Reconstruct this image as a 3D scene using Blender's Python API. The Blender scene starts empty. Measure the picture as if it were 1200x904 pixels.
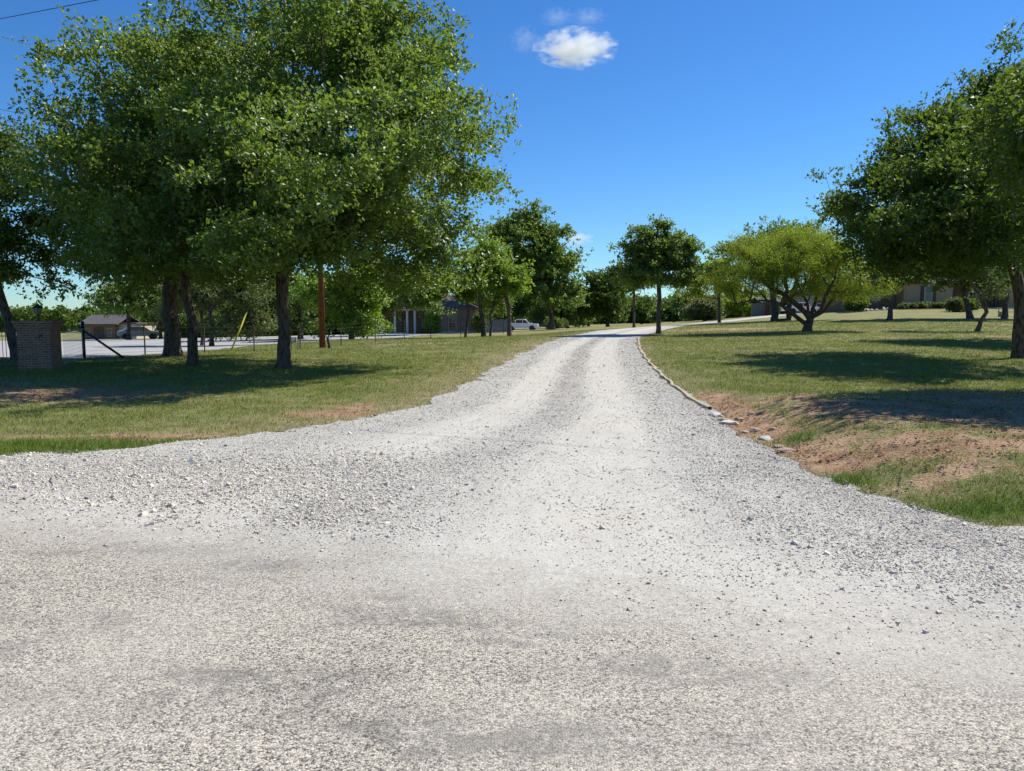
import bpy, math, random
import numpy as np
from mathutils import Vector, Matrix, noise as mnoise
rng = np.random.default_rng(7)
random.seed(7)
sc = bpy.context.scene
COL = sc.collection
R = math.radians

# ------------------------------------------------------------------ camera
F = 870.0; PITCH = math.atan(80 / 870.0); CAMH = 1.6
cp, sp = math.cos(PITCH), math.sin(PITCH)
cam = bpy.data.cameras.new('camera'); camo = bpy.data.objects.new('camera', cam); COL.objects.link(camo)
cam.sensor_fit = 'HORIZONTAL'; cam.sensor_width = 36; cam.lens = 36 * F / 1200
cam.clip_start = 0.1; cam.clip_end = 20000
camo.location = (0, 0, CAMH); camo.rotation_euler = (math.pi / 2 - PITCH, 0, 0)
sc.camera = camo

def pt(px, py, d):
    """world point seen at photo pixel (px,py), d metres ahead"""
    u = (px - 600) / F; v = (452 - py) / F
    t = d / (cp + v * sp)
    return (u * t, d, CAMH + t * (-sp + v * cp))

# ------------------------------------------------------------------ terrain
anch = []
for px in (-700, -300, 100, 600, 1100, 1500, 1900):
    for d in (3.0, 6.0, 9.0):
        anch.append((px, d, 0.0))
for px, py, d in [(48, 432, 24), (332, 432, 23), (225, 428, 24.5), (205, 418, 29), (98, 420, 29), (378, 408, 38),
                  (298, 412, 34.8), (73, 410, 40), (73, 399, 80), (130, 398, 90), (300, 395, 80), (440, 392, 85),
                  (510, 391.5, 87), (300, 403, 52), (600, 388, 110), (614, 387.5, 130), (480, 440, 20), (570, 397, 54),
                  (600, 420, 28), (640, 403, 35.5), (665, 395, 43), (700, 388, 53), (748, 397, 41), (772, 391.5, 46),
                  (780, 382, 66), (840, 378, 80), (885, 373, 95), (945, 388, 45), (860, 391, 45), (1043, 374, 62),
                  (1192, 421.5, 25), (1150, 388, 46), (1085, 361, 85), (1180, 366, 77), (1010, 364, 85), (915, 376, 65),
                  (950, 366, 105), (430, 492, 11.6), (0, 470, 14.2), (950, 470, 14.2), (700, 384, 90), (-100, 428, 25), (-300, 425, 26),
                  (1350, 425, 24), (1400, 385, 46), (475, 397, 50)]:
    p = pt(px, py, d); anch.append((px, d, p[2]))
for px, z in ((-700, -2), (-300, -2), (100, -2), (500, -1), (700, -.3), (900, 1.5), (1100, 3.2), (1300, 3.4), (1900, 3.4)):
    anch.append((px, 220, z)); anch.append((px, 500, z))
A = np.array(anch)
def _uv(px, d): return np.stack([px / 260.0, np.log(d) * 3.2], -1)
def _phi(r2): return np.where(r2 > 1e-12, 0.5 * r2 * np.log(np.maximum(r2, 1e-12)), 0)
Pa = _uv(A[:, 0], A[:, 1]); n_ = len(Pa)
K = _phi(((Pa[:, None] - Pa[None]) ** 2).sum(-1)) + np.eye(n_) * 0.02
Q = np.concatenate([np.ones((n_, 1)), Pa], 1)
M_ = np.block([[K, Q], [Q.T, np.zeros((3, 3))]])
W_ = np.linalg.solve(M_, np.concatenate([A[:, 2], np.zeros(3)]))

def hnoise(x, y, s=1.0, seed=0):
    """value noise, 0..1, vectorised"""
    x = np.asarray(x, float) * s + seed * 17.13; y = np.asarray(y, float) * s + seed * 5.71
    xi = np.floor(x).astype(np.int64); yi = np.floor(y).astype(np.int64)
    fx = x - xi; fy = y - yi; fx = fx * fx * (3 - 2 * fx); fy = fy * fy * (3 - 2 * fy)
    def h(a, b):
        n = (a * 374761393 + b * 668265263 + seed * 1442695) & 0xffffffff
        n = ((n ^ (n >> 13)) * 1274126177) & 0xffffffff
        return ((n ^ (n >> 16)) & 0xffff) / 65535.0
    return (h(xi, yi) * (1 - fx) + h(xi + 1, yi) * fx) * (1 - fy) + (h(xi, yi + 1) * (1 - fx) + h(xi + 1, yi + 1) * fx) * fy

def _tps(x, y):
    x = np.asarray(x, float).ravel(); y = np.asarray(y, float).ravel()
    d = np.clip(y, 3, 500); px = np.clip(600 + F * x / np.maximum(np.maximum(y, 3), 3), -700, 1900)
    out = np.empty(len(x))
    for i in range(0, len(x), 40000):
        P = _uv(px[i:i + 40000], d[i:i + 40000])
        k = _phi(((P[:, None] - Pa[None]) ** 2).sum(-1))
        out[i:i + 40000] = k @ W_[:n_] + W_[n_] + P @ W_[n_ + 1:]
    w = np.clip((y - 6) / 6, 0, 1)
    return out * w * w * (3 - 2 * w)

def terr0(x, y):
    x = np.asarray(x, float); return _tps(x, y).reshape(x.shape)

def ground_at(px, py, f=None):
    ds = np.exp(np.linspace(math.log(1.5), math.log(400), 1500))
    v = (452 - py) / F; u = (px - 600) / F; t = ds / (cp + v * sp)
    zr = CAMH + t * (-sp + v * cp); zg = terr0(u * t, ds)
    k = np.argmax(zr < zg) if (zr < zg).any() else len(ds) - 1
    return (u * t[k], ds[k])

# edges of the gravel drive, traced on the ground
Lpx = [(0, 536), (60, 533), (130, 529), (250, 517), (330, 507), (400, 496), (445, 488), (500, 474), (545, 452), (580, 431), (610, 414), (640, 402), (665, 395), (690, 390), (715, 386.5)]
Rpx = [(748, 397), (750, 410), (760, 424), (775, 440), (800, 461), (830, 481), (855, 500), (885, 518), (940, 549), (1000, 577), (1100, 604), (1200, 624)]
Led = [(-11.5, 8.5)] + [ground_at(*p) for p in Lpx]
Red = [ground_at(*p) for p in Rpx]
# far part: bends to the right and climbs
def fp(px, d): return ((px - 600) / F * d, d)
Led += [fp(742, 62), fp(780, 72), fp(815, 84), fp(845, 92), fp(875, 99), fp(905, 106), fp(960, 112)]
Redfar = [fp(955, 98), fp(905, 92), fp(875, 84), fp(845, 75), fp(815, 64), fp(785, 53), fp(762, 46)]
Redn = Red + [(8.0, 4.9), (14, 4.6)]
poly_drive = np.array(Led + Redfar + Redn + [(14, 4.0), (14, -1.2), (4.0, 1.6), (0, 3.2), (-5, 5.1), (-11.5, 7.9)])
NearE = poly_drive[-5:]
Lline = np.array(Led); Rline = np.array(list(reversed(Redn)) + list(reversed(Redfar)))
poly_road = np.array([(-140, -9), (-140, 8.2), (-40, 8.7), (-12, 8.5), (-5, 7.9), (0, 6.6), (3.2, 5.7), (8, 4.85), (40, 4.9), (140, 4.6), (140, -9)])
# the other drive beyond the fence on the left
poly_left = np.array([fp(-500, 30), fp(73, 28.3), fp(150, 30), fp(205, 34), fp(262, 39), fp(300, 45), fp(345, 50), fp(440, 60), fp(520, 76), fp(560, 100), fp(600, 125), fp(640, 118), fp(690, 122), fp(660, 135), fp(560, 135), fp(520, 110),
                      fp(440, 84), fp(300, 76), fp(210, 78), fp(160, 82), fp(73, 80), fp(-500, 80)])

def seg_dist(x, y, P, closed=False):
    best = np.full(x.shape, 1e9)
    n = len(P)
    for i in range(n if closed else n - 1):
        a = P[i]; b = P[(i + 1) % n]; d = b - a; L2 = (d ** 2).sum() + 1e-12
        t = np.clip(((x - a[0]) * d[0] + (y - a[1]) * d[1]) / L2, 0, 1)
        best = np.minimum(best, np.hypot(x - a[0] - t * d[0], y - a[1] - t * d[1]))
    return best
def inside(x, y, P):
    c = np.zeros(x.shape, bool); n = len(P)
    for i in range(n):
        a = P[i]; b = P[(i + 1) % n]
        if a[1] == b[1]: continue
        k = ((a[1] > y) != (b[1] > y)) & (x < (b[0] - a[0]) * (y - a[1]) / (b[1] - a[1]) + a[0])
        c ^= k
    return c
def sdp(x, y, P):
    x = np.asarray(x, float); y = np.asarray(y, float)
    return np.where(inside(x, y, P), 1, -1) * seg_dist(x, y, P, True)
def rag(x, y, a=0.16):
    return a * (hnoise(x, y, 1.3, 3) - .5) * 2 + a * .6 * (hnoise(x, y, 5, 4) - .5) * 2
def sd_drive(x, y): return sdp(x, y, poly_drive) + rag(x, y) * np.clip((seg_dist(x, y, NearE) - .3) / .5, 0, 1)
def sd_road(x, y): return sdp(x, y, poly_road) + rag(x, y, .1)
def sd_left(x, y): return sdp(x, y, poly_left) + rag(x, y, .3)

Rl = np.array(Redn)
def terr(x, y):
    """terrain with the little bank on the right of the drive"""
    x = np.asarray(x, float); y = np.asarray(y, float)
    z = terr0(x, y)
    ds = seg_dist(x, y, Rline)
    out = ~inside(x, y, poly_drive) & ~inside(x, y, poly_road) & (x > -1)
    far_l = seg_dist(x, y, Lline) > ds
    w = np.clip(-sdp(x, y, poly_drive) / (0.9 + .9 * np.clip((16 - y) / 5, 0, 1)), 0, 1); w = w * w * (3 - 2 * w) * out * far_l
    fade = np.clip((y - 4) / 2, 0, 1) * np.clip((42 - y) / 14, 0, 1) * np.clip((16 - ds) / 10, 0, 1)
    z = z + (0.11 + .17 * np.clip((16 - y) / 5, 0, 1)) * w * fade * (0.75 + .5 * hnoise(x, y, .5, 9)) - .05 * np.exp(-((-sdp(x, y, poly_drive) - .25) / .2) ** 2) * out * far_l * (hnoise(x, y, 1.6, 8)) * np.clip((16 - y) / 3, 0, 1) * np.clip((y - 7) / 2, 0, 1)
    # gentle unevenness off the drive
    z = z + (hnoise(x, y, .35, 11) - .5) * 0.06 * np.clip(-sdp(x, y, poly_drive) / 3, 0, 1) * out * np.clip(y / 10, 0, 1) * np.clip((x + 1) / 2, 0, 1)
    z = z + (hnoise(x, y, .3, 12) - .5) * 0.06 * (~out) * np.clip(-sdp(x, y, poly_drive) / 2, 0, 1) * np.clip((y - 9) / 8, 0, 1)
    return z
def tz(x, y): return float(terr(np.array([x]), np.array([y]))[0])

# ------------------------------------------------------------------ mesh helpers
def link(o, parent=None):
    COL.objects.link(o)
    if parent is not None: o.parent = parent
    return o
def npmesh(name, V, Fc, mat, parent=None, smooth=False, attrs=None):
    V = np.asarray(V, np.float32); Fc = np.asarray(Fc, np.int32)
    me = bpy.data.meshes.new(name)
    me.vertices.add(len(V)); me.vertices.foreach_set('co', V.ravel())
    k = Fc.shape[1]; nf = len(Fc)
    me.loops.add(nf * k); me.loops.foreach_set('vertex_index', Fc.ravel())
    me.polygons.add(nf); me.polygons.foreach_set('loop_start', np.arange(nf, dtype=np.int32) * k)
    me.polygons.foreach_set('loop_total', np.full(nf, k, np.int32))
    me.polygons.foreach_set('use_smooth', np.full(nf, smooth, bool))
    for an, av in (attrs or {}).items():
        a = me.attributes.new(an, 'FLOAT', 'POINT'); a.data.foreach_set('value', np.asarray(av, np.float32))
    me.update(calc_edges=True)
    me.materials.append(mat)
    return link(bpy.data.objects.new(name, me), parent)
def tag(o, label=None, cat=None, group=None, kind=None):
    for k, v in (('label', label), ('category', cat), ('group', group), ('kind', kind)):
        if v: o[k] = v
    return o
def empty(name, loc, label, cat, group=None, rz=0):
    o = bpy.data.objects.new(name, None); COL.objects.link(o); o.location = loc; o.rotation_euler = (0, 0, rz)
    o.empty_display_size = .2
    return tag(o, label, cat, group)

class MB:
    def __init__(s): s.v = []; s.f = []
    def add(s, vs, fs):
        b = len(s.v); s.v += [tuple(v) for v in vs]; s.f += [tuple(b + i for i in f) for f in fs]; return s
    def box(s, x0, x1, y0, y1, z0, z1):
        return s.add([(x0, y0, z0), (x1, y0, z0), (x1, y1, z0), (x0, y1, z0), (x0, y0, z1), (x1, y0, z1), (x1, y1, z1), (x0, y1, z1)],
                     [(3, 2, 1, 0), (4, 5, 6, 7), (0, 1, 5, 4), (1, 2, 6, 5), (2, 3, 7, 6), (3, 0, 4, 7)])
    def prism(s, prof, y0, y1):
        """profile of (x,z) extruded along y"""
        n = len(prof)
        vs = [(x, y0, z) for x, z in prof] + [(x, y1, z) for x, z in prof]
        return s.add(vs, [tuple(range(n)), tuple(range(2 * n - 1, n - 1, -1))] + [((i + 1) % n, i, n + i, n + (i + 1) % n) for i in range(n)])
    def rod(s, a, b, r, r2=None, n=8):
        a = Vector(a); b = Vector(b); d = (b - a).normalized(); r2 = r if r2 is None else r2
        u = d.orthogonal().normalized(); w = d.cross(u)
        vs = [a + (u * math.cos(t) + w * math.sin(t)) * r for t in [2 * math.pi * i / n for i in range(n)]]
        vs += [b + (u * math.cos(t) + w * math.sin(t)) * r2 for t in [2 * math.pi * i / n for i in range(n)]]
        return s.add(vs, [tuple(range(n - 1, -1, -1)), tuple(range(n, 2 * n))] + [(i, (i + 1) % n, n + (i + 1) % n, n + i) for i in range(n)])
    def sweep(s, pts, r, n=4):
        for a, b in zip(pts[:-1], pts[1:]): s.rod(a, b, r, n=n)
        return s
    def lathe(s, prof, c=(0, 0, 0), n=16, axis='z'):
        vs = []; m = len(prof)
        for r, z in prof:
            for i in range(n):
                t = 2 * math.pi * i / n
                if axis == 'z': vs.append((c[0] + r * math.cos(t), c[1] + r * math.sin(t), c[2] + z))
                else: vs.append((c[0] + r * math.cos(t), c[1] + z, c[2] + r * math.sin(t)))
        fs = [(k * n + i, k * n + (i + 1) % n, (k + 1) * n + (i + 1) % n, (k + 1) * n + i) for k in range(m - 1) for i in range(n)]
        fs += [tuple(range(n - 1, -1, -1)), tuple((m - 1) * n + i for i in range(n))]
        return s.add(vs, fs)
    def build(s, name, mat, parent=None, smooth=False, bevel=0):
        me = bpy.data.meshes.new(name); me.from_pydata(s.v, [], s.f); me.materials.append(mat)
        me.validate(); me.update()
        if smooth:
            me.polygons.foreach_set('use_smooth', [True] * len(me.polygons))
        o = link(bpy.data.objects.new(name, me), parent)
        if bevel:
            m = o.modifiers.new('bevel', 'BEVEL'); m.width = bevel; m.segments = 2; m.limit_method = 'ANGLE'
        return o

# ------------------------------------------------------------------ materials
class NT:
    def __init__(s, name, disp=False):
        s.m = bpy.data.materials.new(name); s.m.use_nodes = True; s.t = s.m.node_tree; s.t.nodes.clear()
        s.out = s.t.nodes.new('ShaderNodeOutputMaterial')
    def n(s, typ, ins=None, **kw):
        nd = s.t.nodes.new('ShaderNode' + typ)
        for k, v in kw.items(): setattr(nd, k, v)
        for k, v in (ins or {}).items(): s.set(nd.inputs[k], v)
        return nd
    def set(s, inp, v):
        if isinstance(v, bpy.types.NodeSocket): s.t.links.new(v, inp)
        elif isinstance(v, bpy.types.Node): s.t.links.new(v.outputs[0], inp)
        elif isinstance(v, (tuple, list)) and len(v) == 3 and inp.type == 'RGBA': inp.default_value = (*v, 1)
        else: inp.default_value = v
    def math(s, op, a, b=None, c=None, clamp=False):
        nd = s.n('Math', operation=op, use_clamp=clamp); s.set(nd.inputs[0], a)
        if b is not None: s.set(nd.inputs[1], b)
        if c is not None: s.set(nd.inputs[2], c)
        return nd.outputs[0]
    def mix(s, f, a, b, blend='MIX'):
        nd = s.n('Mix', data_type='RGBA', blend_type=blend); s.set(nd.inputs[0], f); s.set(nd.inputs[6], a); s.set(nd.inputs[7], b)
        return nd.outputs[2]
    def mixf(s, f, a, b):
        nd = s.n('Mix', data_type='FLOAT'); s.set(nd.inputs[0], f); s.set(nd.inputs[2], a); s.set(nd.inputs[3], b)
        return nd.outputs[0]
    def ss(s, v, lo, hi, a=0.0, b=1.0):
        nd = s.n('MapRange', interpolation_type='SMOOTHSTEP'); s.set(nd.inputs[0], v)
        for i, q in zip((1, 2, 3, 4), (lo, hi, a, b)): nd.inputs[i].default_value = q
        return nd.outputs[0]
    def pos(s): return s.n('NewGeometry').outputs['Position']
    def obj(s): return s.n('TexCoord').outputs['Object']
    def map(s, v, scale=(1, 1, 1), rot=(0, 0, 0)):
        nd = s.n('Mapping'); s.set(nd.inputs[0], v); nd.inputs['Scale'].default_value = scale; nd.inputs['Rotation'].default_value = rot
        return nd.outputs[0]
    def noise(s, v, scale, detail=4, rough=.55, dist=0):
        nd = s.n('TexNoise'); s.set(nd.inputs['Vector'], v)
        nd.inputs['Scale'].default_value = scale; nd.inputs['Detail'].default_value = detail; nd.inputs['Roughness'].default_value = rough
        nd.inputs['Distortion'].default_value = dist
        return nd.outputs[0]
    def vor(s, v, scale, feature='F1', rnd=1):
        nd = s.n('TexVoronoi', feature=feature); s.set(nd.inputs['Vector'], v); nd.inputs['Scale'].default_value = scale
        nd.inputs['Randomness'].default_value = rnd
        return nd
    def ramp(s, f, stops):
        nd = s.n('ValToRGB'); s.set(nd.inputs[0], f); e = nd.color_ramp.elements
        while len(e) < len(stops): e.new(.5)
        for el, (p, c) in zip(e, stops):
            el.position = p; el.color = (*c, 1) if isinstance(c, tuple) else (c, c, c, 1)
        return nd.outputs[0]
    def bump(s, h, strength, dist, prev=None):
        nd = s.n('Bump'); s.set(nd.inputs['Height'], h); nd.inputs['Strength'].default_value = strength; nd.inputs['Distance'].default_value = dist
        if prev is not None: s.set(nd.inputs['Normal'], prev)
        return nd.outputs[0]
    def pbr(s, col, rough=.8, bump=None, metallic=0, spec=.5, **kw):
        nd = s.n('BsdfPrincipled'); s.set(nd.inputs['Base Color'], col); s.set(nd.inputs['Roughness'], rough)
        s.set(nd.inputs['Metallic'], metallic); s.set(nd.inputs['Specular IOR Level'], spec)
        if bump is not None: s.set(nd.inputs['Normal'], bump)
        for k, v in kw.items(): s.set(nd.inputs[k], v)
        s.t.links.new(nd.outputs[0], s.out.inputs[0]); return s.m

def simple(name, col, rough=.7, metallic=0, spec=.5, var=.15, scale=6.0, bump=.0):
    t = NT(name); v = t.obj(); n = t.noise(v, scale, 5)
    c = t.mix(t.math('MULTIPLY', n, 1.0), tuple(k * (1 - var) for k in col), tuple(min(1, k * (1 + var)) for k in col))
    b = t.bump(n, bump, .02) if bump else None
    return t.pbr(c, rough, b, metallic, spec)

def surfacing():
    """chip-seal road near the camera blending into the white crushed-stone drive"""
    t = NT('crushed_stone_and_chip_seal'); P = t.pos()
    xyz = t.n('SeparateXYZ', {0: P}); X, Y = xyz.outputs[0], xyz.outputs[1]
    s_ = t.math('ADD', t.math('MULTIPLY_ADD', X, .38, Y), -4.4)
    wob = t.math('MULTIPLY', t.math('SUBTRACT', t.noise(P, .9, 5, .6), .5), 1.7)
    s_ = t.math('ADD', s_, wob)
    # narrower fade on the left, wide fade on the right
    grit = t.n('SeparateColor', {0: t.vor(P, 60).outputs['Color']}).outputs[0]
    s2 = t.math('ADD', s_, t.math('ADD', t.math('MULTIPLY', t.math('SUBTRACT', t.noise(t.map(P, (.5, 1.4, 1), (0, 0, -.35)), 5, 5, .75), .5), 1.5), t.math('MULTIPLY', t.math('SUBTRACT', grit, .5), .9)))
    s2 = t.math('MULTIPLY', s2, t.ss(X, -2.5, 2.0, 1.9, .8))
    g = t.ss(s2, -.4, .6)
    # --- chip seal
    v1 = t.vor(P, 100); cv = t.n('SeparateColor', {0: v1.outputs['Color']})
    big = t.noise(t.map(P, (.8, 1.6, 1)), 1.1, 5, .62)
    v4 = t.vor(P, 165); c4 = t.n('SeparateColor', {0: v4.outputs['Color']})
    chips = t.ramp(t.mixf(.5, cv.outputs[0], c4.outputs[0]), [(0, .03), (.24, .08), (.38, (.34, .32, .28)), (.5, (.50, .47, .405)), (.72, (.62, .58, .5)), (1, (.86, .82, .73))])
    gap = t.ss(v1.outputs['Distance'], .42, .74)
    chips = t.mix(t.math('MULTIPLY', gap, .5), chips, (.12, .115, .105))
    stn = t.n('Attribute', attribute_name='stain').outputs['Fac']
    worn = t.math('MULTIPLY', t.math('ADD', t.ss(big, .5, .62, 0, .8), t.math('MULTIPLY', stn, 1.3)), t.ss(t.noise(P, 7, 4, .75), .3, .62), clamp=True)
    chips = t.mix(t.math('MULTIPLY', worn, .62), chips, (.12, .118, .115))
    chips = t.mix(t.math('MULTIPLY', t.ss(t.noise(P, .33, 3), .4, .62), .3), chips, (.56, .54, .49))
    spots = t.ss(t.noise(P, 28, 2, .5), .68, .74)
    chips = t.mix(t.math('MULTIPLY', spots, .3), chips, (.4, .27, .18))
    # --- drive: pale dust with embedded stones
    lat = t.n('Attribute', attribute_name='lateral').outputs['Fac']
    def band(c, w): return t.ss(t.math('ABSOLUTE', t.math('SUBTRACT', lat, c)), w * .25, w, 1, 0)
    tracks = t.math('MAXIMUM', band(.33, .15), band(.68, .16))
    nz = t.noise(P, 1.4, 5, .65)
    nz2 = t.noise(t.map(P, (1, .35, 1)), 3.0, 4, .6)
    loose = t.math('ADD', t.math('MULTIPLY', t.math('SUBTRACT', 1.0, tracks), .55), t.math('MULTIPLY', t.math('SUBTRACT', nz2, .3), .75), clamp=True)
    v2 = t.vor(P, 42); c2 = t.n('SeparateColor', {0: v2.outputs['Color']})
    v3 = t.vor(P, 105); c3 = t.n('SeparateColor', {0: v3.outputs['Color']})
    st = t.ramp(c2.outputs[0], [(0, (.13, .13, .135)), (.2, (.25, .25, .25)), (.6, (.38, .375, .365)), (1, (.56, .545, .51))])
    st = t.mix(t.math('MULTIPLY', t.ss(v2.outputs['Distance'], .35, .7), .55), st, (.2, .2, .205))
    st2 = t.ramp(c3.outputs[1], [(0, (.26, .255, .25)), (.3, (.44, .43, .41)), (1, (.66, .64, .59))])
    dust = t.mix(nz, (.52, .50, .45), (.64, .615, .555))
    dust = t.mix(t.math('MULTIPLY', t.ss(t.noise(P, .5, 3), .45, .65), .5), dust, (.59, .54, .46))
    dust = t.mix(.42, dust, st2)
    k = t.math('MULTIPLY', loose, t.ss(c2.outputs[2], .25, .75, .35, 1.0), clamp=True)
    dr = t.mix(t.math('MULTIPLY', k, .78), dust, st)
    centre = band(.5, .1)
    far = t.ss(Y, 9, 16)
    dr = t.mix(t.math('MULTIPLY', t.math('MULTIPLY', centre, far), t.ss(nz2, .3, .6, .15, .6)), dr, (.36, .33, .31))
    edge = t.ss(lat, .86, .97)
    dr = t.mix(t.math('MULTIPLY', edge, .45), dr, (.36, .34, .31))
    # thin white dust drifted over the first of the chip seal
    skirt = t.math('MULTIPLY', t.ss(s_, -1.0, .3), t.ss(t.noise(P, 3.0, 4), .3, .6, .3, .8))
    chips = t.mix(skirt, chips, (.44, .43, .40))
    sv = t.n('CombineXYZ', {0: t.math('MULTIPLY', lat, 34.0), 1: t.math('MULTIPLY', Y, .45), 2: 0.0})
    streak = t.noise(sv, 1.0, 4, .65)
    dr = t.mix(t.ss(streak, .3, .7, .28, 0), dr, (.33, .31, .28))
    col = t.mix(g, chips, dr)
    col = t.mix(1.0, col, t.mix(g, (.88, .85, .80), (.97, .955, .92)), 'MULTIPLY')
    h1 = t.math('MULTIPLY', t.math('SUBTRACT', 1.0, v1.outputs['Distance']), .004)
    h2 = t.math('MULTIPLY', t.math('SUBTRACT', 1.0, v2.outputs['Distance']), t.math('MULTIPLY', k, .016))
    h2 = t.math('ADD', h2, t.math('MULTIPLY', t.math('SUBTRACT', 1.0, v3.outputs['Distance']), .004))
    hh = t.mixf(g, h1, h2)
    hh = t.math('ADD', hh, t.math('MULTIPLY', nz, .03))
    b = t.bump(hh, .8, 1.0)
    return t.pbr(col, .9, b, spec=.25)

def ground_mat():
    t = NT('lawn_and_red_soil'); P = t.pos()
    soil = t.n('Attribute', attribute_name='soil').outputs['Fac']
    dry = t.n('Attribute', attribute_name='dry').outputs['Fac']
    n1 = t.noise(P, .45, 6, .65); n2 = t.noise(P, 3.2, 5, .7); n3 = t.noise(P, 26, 3, .7); n4 = t.noise(t.map(P, (1, 1, 1)), 70, 2, .7)
    g = t.mix(t.ss(n2, .3, .7), (.095, .145, .026), (.185, .22, .05))
    g = t.mix(t.ss(n3, .35, .7, 0, .7), g, (.25, .25, .085))
    dm = t.math('ADD', t.math('MULTIPLY', dry, .9), t.math('MULTIPLY', t.ss(n1, .42, .7), .5), clamp=True)
    dm = t.math('MULTIPLY', dm, t.ss(n2, .2, .62, .35, 1))
    straw = t.mix(t.ss(n3, .3, .7), (.26, .2, .11), (.46, .38, .23))
    g = t.mix(dm, g, straw)
    g = t.mix(t.n('Attribute', attribute_name='lush').outputs['Fac'], g, (.08, .15, .02))
    sm = t.ss(t.math('ADD', soil, t.math('ADD', t.math('MULTIPLY', t.math('SUBTRACT', n2, .5), 1.5), t.math('MULTIPLY', t.math('SUBTRACT', n3, .5), 1.1))), .36, .62)
    so = t.mix(t.ss(t.noise(P, 1.9, 6, .75), .35, .65), (.31, .165, .09), (.52, .355, .22))
    so = t.mix(t.ss(n3, .5, .75, 0, .45), so, (.55, .42, .28))
    so = t.mix(t.ss(n4, .6, .7, 0, .6), so, (.12, .075, .045))
    c = t.mix(sm, g, so)
    b = t.bump(n3, .9, .07); b = t.bump(n4, .6, .03, b)
    return t.pbr(c, .95, b, spec=.15)

def leaf_mat(name, c0, c1, trans, gloss=.3, tr=.35, rough=.58):
    t = NT(name); r = t.n('NewGeometry').outputs['Random Per Island']
    n = t.noise(t.pos(), .55, 3)
    c = t.mix(t.math('MULTIPLY_ADD', r, .6, t.math('MULTIPLY', n, .4)), c0, c1)
    d = t.n('BsdfDiffuse', {'Color': c}); tl = t.n('BsdfTranslucent', {'Color': t.mix(r, trans, tuple(k * .6 for k in trans))})
    m = t.n('MixShader', {0: tr, 1: d.outputs[0], 2: tl.outputs[0]})
    gl = t.n('BsdfGlossy', {'Color': (.75, .8, .7), 'Roughness': rough})
    fr = t.n('Fresnel', {'IOR': 1.42})
    m2 = t.n('MixShader', {0: t.math('MULTIPLY', fr.outputs[0], gloss, clamp=True), 1: m.outputs[0], 2: gl.outputs[0]})
    t.t.links.new(m2.outputs[0], t.out.inputs[0]); return t.m

def bark_mat(name, c0, c1):
    t = NT(name); P = t.pos(); v = t.map(P, (1, 1, .22))
    vo = t.vor(v, 16); n = t.noise(v, 9, 6, .7)
    f = t.math('MULTIPLY', t.ss(vo.outputs['Distance'], .1, .6), n)
    c = t.mix(t.ss(f, .1, .5), c1, c0)
    b = t.bump(t.math('SUBTRACT', n, t.math('MULTIPLY', vo.outputs['Distance'], .8)), .9, .04)
    return t.pbr(c, .92, b, spec=.2)

def brick_mat(name, a, b_, mortar, scale=1.0):
    t = NT(name); P = t.obj()
    geo = t.n('NewGeometry'); nx = t.n('SeparateXYZ', {0: t.n('TexCoord').outputs['Normal']})
    px_ = t.n('SeparateXYZ', {0: P})
    side = t.math('GREATER_THAN', t.math('ABSOLUTE', nx.outputs[0]), .5)
    u = t.mixf(side, px_.outputs[0], px_.outputs[1])
    vec = t.n('CombineXYZ', {0: u, 1: px_.outputs[2], 2: 0.0})
    br = t.n('TexBrick', {'Vector': vec, 'Color1': a, 'Color2': b_, 'Mortar': mortar, 'Scale': 1.0 / scale, 'Mortar Size': .008, 'Bias': 0.0})
    br.inputs['Brick Width'].default_value = .2; br.inputs['Row Height'].default_value = .075
    n = t.noise(P, 7, 5, .7)
    c = t.mix(t.ss(n, .35, .7, 0, .5), br.outputs[0], tuple(k * .55 for k in a))
    bb = t.bump(t.math('SUBTRACT', n, br.outputs[1]), .6, .01)
    return t.pbr(c, .9, bb, spec=.2)

def shingle_mat(name, c):
    t = NT(name); P = t.obj(); n = t.noise(P, 1.2, 5); v = t.vor(t.map(P, (3, 7, 7)), 1.0)
    cc = t.mix(t.math('MULTIPLY', t.n('SeparateColor', {0: v.outputs['Color']}).outputs[0], .8), tuple(k * .75 for k in c), tuple(k * 1.3 for k in c))
    return t.pbr(t.mix(t.ss(n, .4, .7, 0, .4), cc, tuple(k * .7 for k in c)), .9, t.bump(v.outputs['Distance'], .4, .02), spec=.2)

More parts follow.
